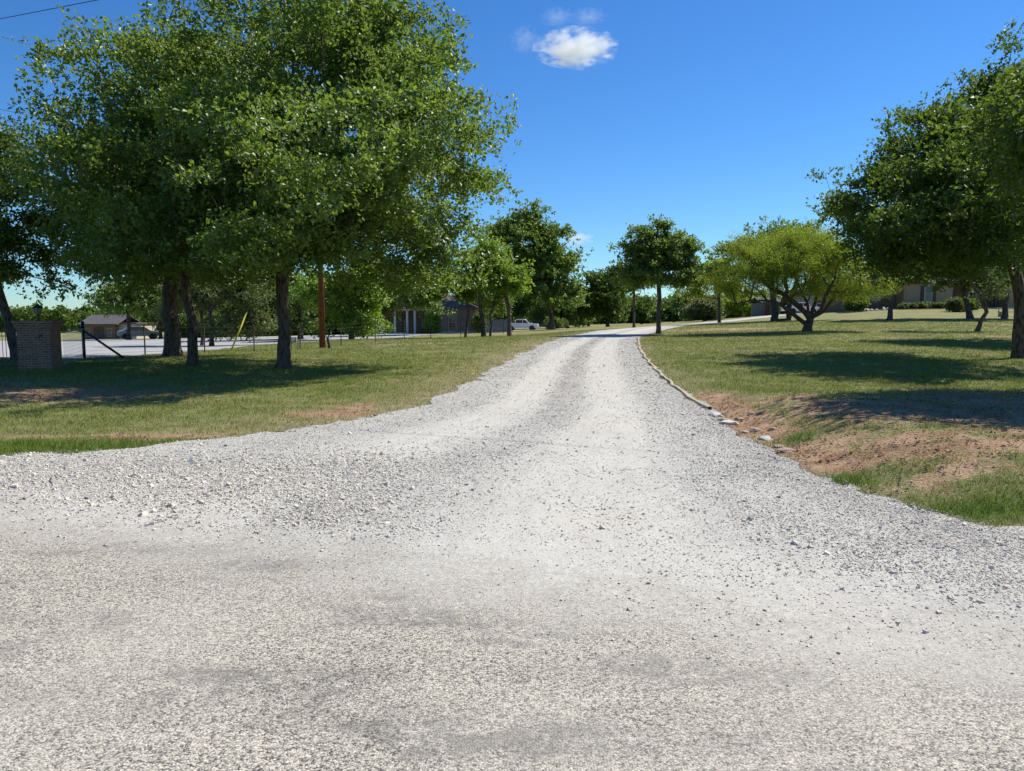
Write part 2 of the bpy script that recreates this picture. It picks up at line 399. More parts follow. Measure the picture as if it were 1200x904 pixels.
def stone_mat():
    t = NT('crushed_limestone'); g = t.n('NewGeometry'); r = g.outputs['Random Per Island']
    c = t.ramp(r, [(0, (.22, .213, .203)), (.08, (.34, .335, .325)), (.3, (.47, .46, .435)), (.6, (.56, .545, .51)), (.85, (.64, .62, .575)), (1, (.7, .66, .59))])
    n = t.noise(t.pos(), 90, 3)
    c = t.mix(1.0, t.mix(t.math('MULTIPLY', n, .5), c, (.5, .48, .43)), (1, .95, .87), 'MULTIPLY')
    return t.pbr(c, .88, spec=.25)
def blade_mat():
    t = NT('grass_blades'); g = t.n('NewGeometry'); r = g.outputs['Random Per Island']; P = g.outputs['Position']
    n = t.noise(P, 1.6, 4, .65)
    lu = t.n('Attribute', attribute_name='lush').outputs['Fac']; dy = t.n('Attribute', attribute_name='dry').outputs['Fac']
    f = t.math('ADD', t.math('MULTIPLY', r, .72), t.math('MULTIPLY', t.math('SUBTRACT', n, .45), .8), clamp=True)
    f = t.math('ADD', f, t.math('SUBTRACT', t.math('MULTIPLY', dy, .28), t.math('MULTIPLY', lu, .45)), clamp=True)
    c = t.ramp(f, [(0, (.09, .165, .022)), (.3, (.185, .245, .044)), (.58, (.29, .31, .08)), (.85, (.42, .38, .17)), (1, (.62, .52, .3))])
    d = t.n('BsdfDiffuse', {'Color': c}); tl = t.n('BsdfTranslucent', {'Color': c})
    m = t.n('MixShader', {0: .35, 1: d.outputs[0], 2: tl.outputs[0]}); t.t.links.new(m.outputs[0], t.out.inputs[0]); return t.m

M = dict(
    surf=surfacing(), ground=ground_mat(), stone=stone_mat(), blade=blade_mat(),
    oak=leaf_mat('oak_leaves', (.062, .118, .020), (.165, .232, .052), (.33, .48, .055), .13, .38),
    oakdark=leaf_mat('dark_oak_leaves', (.046, .092, .016), (.115, .17, .032), (.24, .36, .035), .12, .32),
    young=leaf_mat('fresh_green_leaves', (.10, .20, .022), (.22, .35, .045), (.42, .6, .05), .12, .42),
    mesq=leaf_mat('feathery_yellow_green_leaves', (.19, .27, .03), (.31, .39, .06), (.48, .58, .06), .06, .42),
    wood=leaf_mat('woodland_leaves', (.06, .11, .02), (.13, .18, .04), (.2, .3, .04), .05),
    pale=leaf_mat('grey_green_leaves', (.09, .13, .05), (.17, .2, .08), (.26, .32, .08), .08),
    bark=bark_mat('oak_bark', (.13, .10, .08), (.04, .031, .025)),
    barkg=bark_mat('grey_bark', (.13, .11, .09), (.04, .033, .027)),
)
M['asphalt'] = simple('pale_far_asphalt', (.34, .335, .32), .9, spec=.2, scale=1.3, var=.2)
M['brickp'] = brick_mat('pillar_brick', (.34, .20, .14), (.20, .11, .075), (.44, .34, .26))
M['bricktan'] = brick_mat('tan_brick', (.50, .33, .18), (.38, .235, .125), (.46, .41, .34))
M['brickdk'] = brick_mat('dark_brown_brick', (.30, .17, .09), (.21, .115, .06), (.3, .24, .18))
M['brickred'] = brick_mat('pink_brown_brick', (.38, .21, .135), (.26, .14, .09), (.42, .34, .26))
M['roofb'] = shingle_mat('brown_shingles', (.17, .125, .1)); M['roofg'] = shingle_mat('grey_shingles', (.11, .105, .105))
M['black'] = simple('black_painted_steel', (.012, .012, .013), .45, spec=.5)
M['whitep'] = simple('white_paint', (.62, .61, .58), .6)
M['cream'] = simple('cream_siding', (.52, .46, .36), .7)
M['greysid'] = simple('grey_siding', (.36, .31, .26), .7)
M['glass'] = simple('dark_window_glass', (.012, .014, .018), .06, spec=.8, var=.05)
M['door'] = simple('dark_brown_door', (.06, .035, .025), .5)
M['shutter'] = simple('brown_shutter', (.075, .045, .035), .6)
M['pole'] = bark_mat('creosoted_pole_wood', (.20, .075, .04), (.12, .045, .026))
M['greypole'] = bark_mat('weathered_pole_wood', (.2, .16, .13), (.1, .08, .065))
M['yellow'] = simple('yellow_plastic', (.62, .52, .03), .5)
M['galv'] = simple('galvanised_steel', (.3, .31, .32), .45, metallic=.6)
M['rustpost'] = simple('dark_rusty_steel', (.07, .055, .045), .7)
M['fencew'] = simple('pinkish_fence_boards', (.45, .29, .22), .85, var=.25, scale=5)
M['kerb'] = simple('tan_concrete', (.44, .36, .24), .9, var=.3, scale=9, bump=.3)
M['rock'] = simple('red_sandstone', (.36, .25, .18), .9, var=.4, scale=12, bump=.5)
M['limest'] = simple('pale_limestone', (.5, .47, .42), .9, var=.3, scale=9, bump=.5)
M['carw'] = simple('white_car_paint', (.72, .74, .76), .25, spec=.6, var=.02)
M['cars'] = simple('silver_car_paint', (.34, .35, .37), .3, metallic=.3, spec=.6, var=.02)
M['tyre'] = simple('black_rubber', (.015, .015, .015), .85)
M['rim'] = simple('alloy_rim', (.45, .45, .46), .35, metallic=.8)
M['lampg'] = simple('clear_lantern_glass', (.3, .27, .22), .15, spec=.6)
M['green'] = simple('dark_green_metal', (.02, .07, .05), .5)
M['plank'] = simple('weathered_planks', (.4, .34, .27), .85, var=.25)
M['insul'] = simple('grey_porcelain', (.25, .24, .23), .3)
M['litter'] = simple('dry_twig', (.2, .14, .09), .9)
M['red'] = simple('red_tail_lamp', (.35, .02, .02), .3)

# ------------------------------------------------------------------ ground sheets
def grow(a, b, h, g, lim):
    """coordinates from a to b, first step h, growing by g"""
    out = [a]; s = h
    while (out[-1] < b) if b > a else (out[-1] > b):
        out.append(out[-1] + (s if b > a else -s)); s = min(s * g, lim)
    out[-1] = b
    return out
xs = np.array(sorted(set(list(np.arange(-16, 22, .24)) + grow(-16, -5000, .26, 1.09, 900)[1:] + grow(22, 5000, .26, 1.09, 900))))
ys = np.array(sorted(set(list(np.arange(3, 40, .24)) + grow(3, -300, .3, 1.25, 60)[1:] + grow(40, 7000, .26, 1.035, 900))))
gx, gy = np.meshgrid(xs, ys)
gz = terr(gx, gy)
dn = np.maximum(np.maximum(sd_drive(gx, gy), sd_road(gx, gy)), sd_left(gx, gy))
gz = gz - 0.05 * np.clip(dn / .3, 0, 1) - np.where(dn > 0, .004, 0)
gz = gz - np.clip((np.hypot(gx, gy) - 700) / 4000, 0, 1) * 6
def gauss(x, y, px, py, rx, ry, amp=1, a=None):
    c = ground_at(px, py) if a is None else a
    return amp * np.exp(-(((x - c[0]) / rx) ** 2 + ((y - c[1]) / ry) ** 2))
soil_spots = [(385, 486, .9, .5, 1.0), (420, 478, .6, .8, .7), (190, 512, 1.4, .22, .95), (150, 515, .7, .15, .7), (30, 512, .8, .25, .6), (60, 462, 4.0, 2.2, .75), (-100, 455, 4, 3, .7), (290, 440, 2.5, .8, .35),
              (480, 404, 4.0, 1.2, .55), (520, 412, 3, 1.0, .4), (1010, 500, 1.5, 1.2, .85), (1100, 512, 1.9, 1.3, .95), (1130, 490, 2.0, 1.2, .8), (930, 482, .9, .8, .7),
              (1150, 560, 1.6, .5, .8), (1100, 575, .8, .4, .7), (1060, 545, 1.1, .6, .75), (890, 497, .45, .7, .7), (970, 530, .8, .6, .8), (1200, 478, 2.5, 2.0, .8), (860, 478, .3, .8, .6),
              (805, 388, 2.2, 1.0, .75), (860, 386, 3.5, 1.4, .8), (900, 390, 3, 1.0, .4), (1175, 395, 2, 1.2, .6), (1180, 381, 3, 1.2, .5), (660, 386, 8, 3, .5), (230, 446, 3, .8, .3), (1250, 540, 1.5, .8, .8)]
spots_w = [(ground_at(a, b), rx, ry, am) for a, b, rx, ry, am in soil_spots]
def lushf(x, y):
    a = ground_at_c
    return np.clip(np.exp(-(((x - a[0][0]) / .8) ** 2 + ((y - a[0][1]) / .26) ** 2)) + .9 * np.exp(-(((x - a[1][0]) / .28) ** 2 + ((y - a[1][1]) / .3) ** 2)) + .8 * np.exp(-(((x - a[2][0]) / .6) ** 2 + ((y - a[2][1]) / .35) ** 2)) + .5 * np.exp(-((y - 9.0) / .5) ** 2) * (x < -3), 0, 1)
ground_at_c = [ground_at(1150, 603), ground_at(935, 520), ground_at(985, 565)]
def soilf(x, y):
    s = np.zeros(np.shape(x))
    for c, rx, ry, am in spots_w:
        s = np.maximum(s, am * np.exp(-(((x - c[0]) / rx) ** 2 + ((y - c[1]) / ry) ** 2)))
    e = seg_dist(x, y, Rline)
    s = np.maximum(s, .85 * np.exp(-((e - .35) / .55) ** 2) * np.clip((17 - y) / 3, 0, 1) * np.clip((y - 6.5) / 1, 0, 1) * (x > 1))
    return s * (1 - .95 * lushf(x, y))
def dryf(x, y):
    dl = seg_dist(x, y, Lline)
    e = .85 * np.exp(-(dl / 2.0) ** 2) * (y > 10) + .5 * np.exp(-(seg_dist(x, y, Rline) / .8) ** 2)
    s = soilf(x, y) * (1 - lushf(x, y))
    f = .3 * np.clip((y - 18) / 25, 0, 1)
    return np.clip(np.maximum(np.maximum(e, s * .9), f) + .25 * (hnoise(x, y, .25, 21) - .4), 0, 1)
def grid_faces(nx, ny):
    i = np.arange(nx * ny).reshape(ny, nx)
    return np.stack([i[:-1, :-1], i[:-1, 1:], i[1:, 1:], i[1:, :-1]], -1).reshape(-1, 4)
g = npmesh('ground', np.stack([gx, gy, gz], -1).reshape(-1, 3), grid_faces(len(xs), len(ys)), M['ground'], smooth=True,
           attrs={'soil': soilf(gx, gy).ravel(), 'dry': dryf(gx, gy).ravel(), 'lush': lushf(gx, gy).ravel()})
tag(g, kind='structure')

def smst(v, a, b):
    t = np.clip((v - a) / (b - a), 0, 1); return t * t * (3 - 2 * t)
stains = [(ground_at(a, b), rx, ry, am) for a, b, rx, ry, am in [(360, 800, .42, .16, .8), (470, 850, .35, .14, .8), (620, 870, .5, .16, .9), (150, 830, .35, .12, .5), (360, 662, .6, .07, .8), (230, 650, .3, .06, .4), (700, 790, .4, .12, .4), (540, 730, .4, .1, .4), (30, 812, .25, .14, .6), (850, 860, .5, .15, .5), (420, 700, .3, .06, .4)]]
def stainf(x, y):
    s = np.zeros(np.shape(x))
    for c, rx, ry, am in stains: s = np.maximum(s, am * np.exp(-(((x - c[0]) / rx) ** 2 + ((y - c[1]) / ry) ** 2)))
    return s
def patch(name, sdf, xs, ys, zoff, mat):
    gx, gy = np.meshgrid(xs, ys); sd = sdf(gx, gy)
    e = 1e-2
    dx = (sdf(gx + e, gy) - sdf(gx - e, gy)) / (2 * e); dy = (sdf(gx, gy + e) - sdf(gx, gy - e)) / (2 * e)
    L = np.maximum(np.hypot(dx, dy), .3)
    inn = sd > 0
    k = (inn[:-1, :-1] | inn[:-1, 1:] | inn[1:, 1:] | inn[1:, :-1]).ravel()
    move = np.where(inn, 0, np.minimum(-sd, .4)) / L
    X = gx + dx / L * move; Y = gy + dy / L * move
    fc = grid_faces(len(xs), len(ys))[k]
    used = np.unique(fc); mp = np.full(gx.size, -1); mp[used] = np.arange(len(used)); fc = mp[fc]
    X = X.ravel()[used]; Y = Y.ravel()[used]
    Z = terr(X, Y) + (zoff if zoff != .010 else .0045 + .0055 * smst(seg_dist(X, Y, NearE), .0, .8))
    dl = seg_dist(X, Y, Lline); dr = seg_dist(X, Y, Rline)
    return npmesh(name, np.stack([X, Y, Z], -1), fc, mat, smooth=True, attrs={'lateral': dl / (dl + dr + 1e-6), 'stain': stainf(X, Y)})
ysd = np.array(sorted(set(list(np.arange(-1.2, 20, .13)) + grow(20, 118, .14, 1.012, 1.0))))
xsd = np.array(sorted(set(list(np.arange(-12, 14.2, .16)) + grow(14.2, 52, .3, 1.02, 1.0))))
tag(patch('driveway', sd_drive, xsd, ysd, .010, M['surf']), kind='structure')
xr = np.array(sorted(set(grow(-12, -140, .3, 1.15, 8) + list(np.arange(-12, 14, .24)) + grow(14, 140, .3, 1.15, 8))))
tag(patch('road', sd_road, xr, np.array(sorted(set([round(v, 3) for v in list(np.arange(-9.2, 2, .4)) + list(np.arange(2, 9.4, .1))]))), .004, M['surf']), kind='structure')
tag(patch('side_driveway', sd_left, np.concatenate([np.arange(-100, -30, 1.5), np.arange(-30, 20, .6)]), np.array(grow(24, 140, .4, 1.015, 1.5)), .02, M['asphalt']), kind='structure')

# ------------------------------------------------------------------ loose stones
def sample_view(n, d0, d1, e, p0=-60, p1=1260):
    u = rng.random(n); a = e + 1
    d = (d0 ** a + u * (d1 ** a - d0 ** a)) ** (1 / a)
    px = rng.uniform(p0, p1, n)
    return (px - 600) / F * d, d, px
def smst(v, a, b):
    t = np.clip((v - a) / (b - a), 0, 1); return t * t * (3 - 2 * t)
x, y, _ = sample_view(1100000, 3.0, 42, -.5)
inn = sd_drive(x, y) > -.12 * rng.random(len(x)) ** 2
x, y = x[inn], y[inn]
s_ = y + .38 * x - 4.4 + (hnoise(x, y, .9, 31) - .5) * .9
dl = seg_dist(x, y, Lline); dr = seg_dist(x, y, Rline); lat = dl / (dl + dr + 1e-6)
track = np.maximum(smst(np.abs(lat - .33), .15, .05), smst(np.abs(lat - .68), .17, .06))
den = (1 - .78 * track) * (.3 + .9 * hnoise(x, y, 1.1, 32) * hnoise(x, y, 4.0, 33))
left = smst(-x, .2, 1.6) * smst(y, 4.8, 5.6) * smst(10 - y, 0, 2.5)
den = np.maximum(den, left * (.55 + .6 * hnoise(x, y, 1.5, 34)))
den = np.maximum(den, .8 * smst(lat, .86, .97) * (y < 14))
den *= smst(s_, -.9, .9) * (.35 + .65 * smst(s_, .1, 1.4))
keep = rng.random(len(x)) < den * .9
x, y, lf = x[keep], y[keep], left[keep]
print('stones', len(x))
ns = len(x)
r = .0031 * np.exp(rng.normal(0, .45, ns)) * (1 + .5 * lf) * (1 + .035 * np.maximum(y - 6, 0))
big = rng.random(ns) < .005; r[big] *= rng.uniform(1.6, 2.7, big.sum())
r = np.clip(r, .003, .034)
cube = np.array([(a, b, c) for a in (-1, 1) for b in (-1, 1) for c in (-1, 1)], float)
cf = np.array([(0, 1, 3, 2), (4, 6, 7, 5), (0, 4, 5, 1), (2, 3, 7, 6), (0, 2, 6, 4), (1, 5, 7, 3)])
V = cube[None] * np.array([1, .8, .62]) * (1 + rng.uniform(-.34, .34, (ns, 8, 3)))
def rotz(V, a):
    c, s = np.cos(a)[:, None], np.sin(a)[:, None]
    return np.stack([V[..., 0] * c - V[..., 1] * s, V[..., 0] * s + V[..., 1] * c, V[..., 2]], -1)
tl = rng.uniform(-.7, .7, ns)[:, None]
V = np.stack([V[..., 0] * np.cos(tl) + V[..., 2] * np.sin(tl), V[..., 1], -V[..., 0] * np.sin(tl) + V[..., 2] * np.cos(tl)], -1)
V = rotz(V, rng.uniform(0, 6.28, ns)) * r[:, None, None]
V += np.stack([x, y, terr(x, y) + .010 + r * .30], -1)[:, None]
Fc = (cf[None] + (np.arange(ns) * 8)[:, None, None]).reshape(-1, 4)
o = npmesh('gravel', V.reshape(-1, 3), Fc, M['stone'])
tag(o, 'loose grey and white crushed stones scattered over the pale driveway', 'gravel', kind='stuff')

# ------------------------------------------------------------------ grass blades
x, y, px_ = sample_view(760000, 5.0, 60, -.55, -90, 1290)
sd = np.maximum(np.maximum(sd_drive(x, y), sd_road(x, y)), sd_left(x, y))
sl = soilf(x, y) + (hnoise(x, y, 3.1, 41) - .5) * .9 + (hnoise(x, y, 9, 42) - .5) * .6
dr_ = dryf(x, y)
pk = np.where(sd > 0, np.exp(-sd / .05) * .25, 1.0) * np.where(sl > .45, .06, 1) * (.35 + .65 * (hnoise(x, y, 2.3, 43) > .33)) * (1 - .5 * dr_)
lush = lushf(x, y)
keep = rng.random(len(x)) < np.clip(pk + .5 * lush * (sd < 0), 0, 1)
x, y, lush = x[keep], y[keep], lush[keep]
# a handful of weeds along the washed-out edge
nb = len(x); print('blades', nb)
h = (.022 + .030 * rng.random(nb)) * (1 + .012 * y) * (1 + 1.0 * np.clip(lush, 0, 1)); w = .0035 * (y / 8) ** .75 * rng.uniform(.7, 1.4, nb)
a = rng.uniform(0, 6.28, nb); h *= 1 + 1.3 * (hnoise(x, y, 6, 45) > .8) * rng.random(nb) + 1.5 * (rng.random(nb) < .01); lean = rng.uniform(.1, 1.0, nb) * h; b_ = rng.uniform(0, 6.28, nb)
z = terr(x, y) - .004
V = np.empty((nb, 3, 3))
V[:, 0] = np.stack([x - np.cos(a) * w, y - np.sin(a) * w, z], -1)
V[:, 1] = np.stack([x + np.cos(a) * w, y + np.sin(a) * w, z], -1)
V[:, 2] = np.stack([x + np.cos(b_) * lean, y + np.sin(b_) * lean, z + h], -1)
o = npmesh('grass', V.reshape(-1, 3), np.arange(nb * 3).reshape(-1, 3), M['blade'], attrs={'lush': np.repeat(lush, 3), 'dry': np.repeat(dryf(x, y), 3)})
tag(o, 'short patchy green and straw coloured lawn grass on both sides of the drive', 'grass', kind='stuff')

# dead leaves and bark bits lying on the bare soil and under the crowns
x, y, _ = sample_view(160000, 6.5, 40, -.5, -60, 1260)
q = soilf(x, y) + (hnoise(x, y, 2.0, 51) - .5) * .5; sd = np.maximum(sd_drive(x, y), sd_road(x, y))
bank = np.exp(-((sd + .35) / .3) ** 2) * (x > 2) * (y > 8) * (y < 14)
keep = (sd < -.02) & (sd_left(x, y) < 0) & (rng.random(len(x)) < np.clip((q - .15) * .5, 0, .35) * (hnoise(x, y, 5, 52) > .45) + .4 * bank * (hnoise(x, y, 6, 53) > .5) + .02)
x, y = x[keep], y[keep]; nl_ = len(x); print('litter', nl_)
z = terr(x, y) + .012
a = rng.uniform(0, 6.28, nl_); L = rng.uniform(.012, .038, nl_) * (1 + .02 * y); W2 = L * rng.uniform(.3, .7, nl_)
V = np.empty((nl_, 4, 3)); ca, sa = np.cos(a), np.sin(a)
V[:, 0] = np.stack([x, y, z], -1); V[:, 1] = np.stack([x + ca * L * .5 - sa * W2, y + sa * L * .5 + ca * W2, z + rng.uniform(0, .02, nl_)], -1)
V[:, 2] = np.stack([x + ca * L, y + sa * L, z + rng.uniform(-.004, .012, nl_)], -1); V[:, 3] = np.stack([x + ca * L * .5 + sa * W2, y + sa * L * .5 - ca * W2, z + rng.uniform(0, .02, nl_)], -1)
lt = NT('dead_leaves'); rr_ = lt.n('NewGeometry').outputs['Random Per Island']
o = npmesh('leaf_litter', V.reshape(-1, 3), np.arange(nl_ * 4).reshape(-1, 4), lt.pbr(lt.ramp(rr_, [(0, (.04, .025, .018)), (.4, (.12, .07, .04)), (.75, (.26, .17, .1)), (1, (.45, .34, .22))]), .9, spec=.2))
tag(o, 'dead brown leaves and bark bits scattered over bare soil and under the oaks', 'leaf litter', kind='stuff')

# ------------------------------------------------------------------ trees
def unit(v): return v / (np.linalg.norm(v, axis=-1, keepdims=True) + 1e-9)
def n3(P, s, seed=0):
    P = P * np.asarray(s) + seed * 13.7
    I = np.floor(P).astype(np.int64); f = P - I; f = f * f * (3 - 2 * f)
    def h(a, b, c):
        n = (a * 374761393 + b * 668265263 + c * 2147483647 + seed * 144269) & 0xffffffff
        n = ((n ^ (n >> 13)) * 1274126177) & 0xffffffff
        return ((n ^ (n >> 16)) & 0xffff) / 65535.0
    o = 0
    for dx in (0, 1):
        for dy in (0, 1):
            for dz in (0, 1):
                o = o + h(I[:, 0] + dx, I[:, 1] + dy, I[:, 2] + dz) * (f[:, 0] if dx else 1 - f[:, 0]) * (f[:, 1] if dy else 1 - f[:, 1]) * (f[:, 2] if dz else 1 - f[:, 2])
    return o
def leaves(C, outd, L, Wd, rs, up=.8):
    """one bent kite per leaf at the points C"""
    n = len(C)
    rv = unit(rs.normal(size=(n, 3)))
    a = unit(outd * .45 + rv + np.array([0, 0, .1]))
    nn = unit(np.array([0, 0, up]) + rs.normal(size=(n, 3)) * .55)
    s = unit(np.cross(nn, a)); nn = np.cross(a, s)
    L = (L * rs.uniform(.7, 1.3, n))[:, None]; Wd = (Wd * rs.uniform(.7, 1.3, n))[:, None]
    V = np.empty((n, 4, 3))
    V[:, 0] = C; V[:, 1] = C + a * L * .55 + s * Wd * .5 + nn * L * .12; V[:, 2] = C + a * L; V[:, 3] = C + a * L * .55 - s * Wd * .5 + nn * L * .12
    return V
def sweep_chain(pts, rad, n):
    pts = np.array(pts); m = len(pts)
    T = np.gradient(pts, axis=0) if m > 1 else np.array([[0, 0, 1.]]); T = unit(T)
    ref = np.array([1, 0, 0.]) if abs(T[0][0]) < .8 else np.array([0, 1., 0])
    V = []
    u = unit(np.cross(T[0], ref))
    for i in range(m):
        u = unit(u - T[i] * np.dot(u, T[i])); w = np.cross(T[i], u)
        an = np.arange(n) * 2 * math.pi / n
        V.append(pts[i] + rad[i] * (np.cos(an)[:, None] * u + np.sin(an)[:, None] * w))
    V = np.concatenate(V)
    i = np.arange(m - 1)[:, None] * n + np.arange(n)[None]; j = np.arange(m - 1)[:, None] * n + (np.arange(n)[None] + 1) % n
    return V, np.stack([i, j, j + n, i + n], -1).reshape(-1, 4)

def tree(name, label, cat, trunk, r0, blobs, d0, ntips, nleaf, leaf, mat, bark='bark', group=None, seed=1, spread=.42, fork=.55, dfac=1.0,
         flat=.45, sprig=8, sprig_r=.07, sides=9, low=None, reach=0.12, limbs=(), clump=None, thin=.45):
    """trunk: list of (px,py,d) photo points (first one on the ground); blobs: (px,py,rx,ry[,dd[,rd]]) ellipsoids of the crown"""
    rs = np.random.default_rng(seed)
    T = [np.array(pt(*p)) for p in trunk]
    T[0][2] = tz(T[0][0], T[0][1]) - .06
    base = T[0].copy()
    root = empty(name, tuple(base), label, cat, group)
    # crown points
    B = []; vol = []
    for b in blobs:
        px, py, rx, ry = b[:4]; dd = b[4] if len(b) > 4 else 0
        sx = rx * (d0 + dd) / F; sz = ry * (d0 + dd) / F
        sy = b[5] if len(b) > 5 else max(sx, sz) * dfac * .9
        kq = sy / (d0 + dd); px = 600 + (px - 600) * (1 - .5 * kq); py = 372 + (py - 372) * (1 - .35 * kq); sx *= 1 - .35 * kq; sz *= 1 - .2 * kq
        c = np.array(pt(px, py, d0 + dd))
        B.append((c, np.array([sx, sy, sz]))); vol.append((sx * sy * sz) ** .75)
    vol = np.array(vol) / sum(vol)
    tips = []
    cl = clump if clump is not None else max(.9, d0 * .026)
    for (c, s), v in zip(B, vol):
        n = max(3, int(round(ntips * v * 1.9)))
        q = unit(rs.normal(size=(n * 2, 3))); q = q[q[:, 2] > -.75][:n]
        rr = rs.random(len(q)) ** .38 * 1.0
        # a few twigs reach further out: uneven outline
        rr = rr * (1 + reach * rs.normal(size=len(q)))
        tips.append(c + q * rr[:, None] * s)
    tips = np.concatenate(tips)
    nv = n3(tips, (1 / cl, 1 / cl, 1.7 / cl), seed)
    tips = tips[nv > np.quantile(nv, thin)]
    # thin where blobs overlap heavily
    nodes = []; par = []; fk = 0
    tot = sum(np.linalg.norm(b - a) for a, b in zip(T[:-1], T[1:]))
    acc = 0
    nodes.append(T[0]); par.append(-1)
    for a, b in zip(T[:-1], T[1:]):
        L = np.linalg.norm(b - a); m = max(2, int(L / .35))
        for k in range(1, m + 1):
            p = a + (b - a) * k / m; acc += L / m
            j = r0 * .08 * rs.normal(size=3) * [1, 1, 0]
            nodes.append(p + j); par.append(len(nodes) - 2)
            if acc < tot * fork: fk = len(nodes) - 1
    for lb_ in limbs:
        prev = int(np.argmin([np.linalg.norm(n - np.array(pt(*lb_[0]))) for n in nodes]))
        for q in lb_[1:]:
            a, b = nodes[prev], np.array(pt(*q)); m = max(1, int(np.linalg.norm(b - a) / .35))
            for k in range(1, m + 1):
                nodes.append(a + (b - a) * k / m + rs.normal(size=3) * .03); par.append(prev); prev = len(nodes) - 1
    ntr = len(nodes); ntk = int(acc / acc * 0) + next((i for i in range(1, ntr) if par[i] != i - 1), ntr)
    P = np.zeros((60000, 3)); P[:ntr] = nodes; PL = np.zeros(60000); PL[:ntr] = np.arange(ntr) * .05
    D = np.zeros((60000, 3)); D[:ntr] = [0, 0, 1]
    cnt = ntr
    top = T[-1]; tp = []
    order = np.argsort(np.linalg.norm(tips - top, axis=1))
    step = max(.3, .5 * d0 / 25)
    for ti in order:
        p = tips[ti]
        cand = np.arange(fk, cnt); v = p - P[cand]; dist = np.linalg.norm(v, axis=1)
        # prefer forks that leave at a natural angle
        cosd = (v * D[cand]).sum(1) / (dist + 1e-6)
        cost = dist * (1.25 - .35 * cosd) + PL[cand] * .22 + np.where(v[:, 2] < -.3 * dist, .25 * dist, 0)
        k = cand[np.argmin(cost)]; a = P[k].copy(); L = np.linalg.norm(p - a); m = max(1, int(L / step))
        ctrl = a + D[k] * L * .35 + (p - a) * .2 + np.array([0, 0, .05 * L])
        prev = k
        for i in range(1, m + 1):
            t = i / m; q = (1 - t) ** 2 * a + 2 * t * (1 - t) * ctrl + t * t * p
            if i < m: q = q + rs.normal(size=3) * .05 * step
            P[cnt] = q; par.append(prev); PL[cnt] = PL[prev] + L / m; D[cnt] = unit(q - P[prev]); prev = cnt; cnt += 1
        tp.append(prev)
    par = np.array(par); num = np.zeros(cnt); num[tp] += 1
    for i in range(cnt - 1, 0, -1): num[par[i]] += num[i]
    rad = r0 * .92 * (num / max(num[fk], 1)) ** .48
    rad = np.maximum(rad, max(.007, .00022 * d0))
    hh = P[:ntk, 2] - base[2]
    rad[:fk + 1] = r0 * (1 - .12 * np.arange(fk + 1) / max(fk, 1)); rad[:ntk] = np.maximum(rad[:ntk], r0 * .3 * (1 - np.arange(ntk) / ntk))
    rad[:ntk] *= 1 + .38 * np.exp(-hh / .22)
    kids = [[] for _ in range(cnt)]
    for i in range(1, cnt): kids[par[i]].append(i)
    VV = []; FF = []; off = 0
    stack = [(0, None)]
    while stack:
        i, pr = stack.pop(); ch = [] if pr is None else [pr]; ch.append(i)
        while kids[i]:
            ks = sorted(kids[i], key=lambda q: -num[q]) if i >= fk or len(kids[i]) > 1 else kids[i]
            for q in ks[1:]: stack.append((q, i))
            i = ks[0]; ch.append(i)
        if len(ch) < 2: continue
        rr = rad[ch].copy()
        if pr is not None: rr[0] = min(rr[0], rr[1] * 1.25)
        n = sides if rr[0] > .08 else (6 if rr[0] > .03 else 4)
        if d0 > 60: n = min(n, 6)
        v, f = sweep_chain(P[ch], rr, n); VV.append(v); FF.append(f + off); off += len(v)
    VV = np.concatenate(VV) - base; FF = np.concatenate(FF)
    npmesh('trunk', VV, FF, M[bark], root, smooth=True)
    # foliage: every tip carries a loose spray made of small rosettes
    nt = len(tips); per = max(1, int(nleaf * 1.15) // nt); nsp = max(1, per // sprig)
    cen = base + np.array([0, 0, 0]); cc = sum(c * v for (c, s), v in zip(B, vol))
    tipd = unit(tips - cc)
    sz = spread * rs.uniform(.6, 1.35, nt)
    o3 = np.clip(rs.normal(size=(nt, nsp, 3)), -1.5, 1.5) * [1, 1, flat] * sz[:, None, None]
    # sprays stretch outwards along their twig
    o3 += tipd[:, None] * (rs.random((nt, nsp, 1)) - .45) * 1.3 * sz[:, None, None]
    S = (tips[:, None] + o3).reshape(-1, 3); SD = np.repeat(tipd, nsp, 0)
    SD = unit(SD + rs.normal(size=SD.shape) * .5)
    C = (S[:, None] + rs.normal(size=(len(S), sprig, 3)) * sprig_r).reshape(-1, 3)
    LV = leaves(C, np.repeat(SD, sprig, 0), leaf[0], leaf[1], rs)
    if low is not None:
        zc = pt(600, low, d0)[2]; ok = LV[:, 0, 2] > zc + rs.normal(size=len(LV)) * .15; LV = LV[ok]
    nz_ = n3(LV[:, 0], (2.2 / cl, 2.2 / cl, 3.2 / cl), seed + 5); LV = LV[nz_ + rs.normal(size=len(LV)) * .05 > .36]
    ok = LV[:, :, 2].min(1) > base[2] + .12; LV = LV[ok]
    n = len(LV)
    npmesh('crown', LV.reshape(-1, 3) - base, np.arange(n * 4).reshape(-1, 4), M[mat], root)
    return root

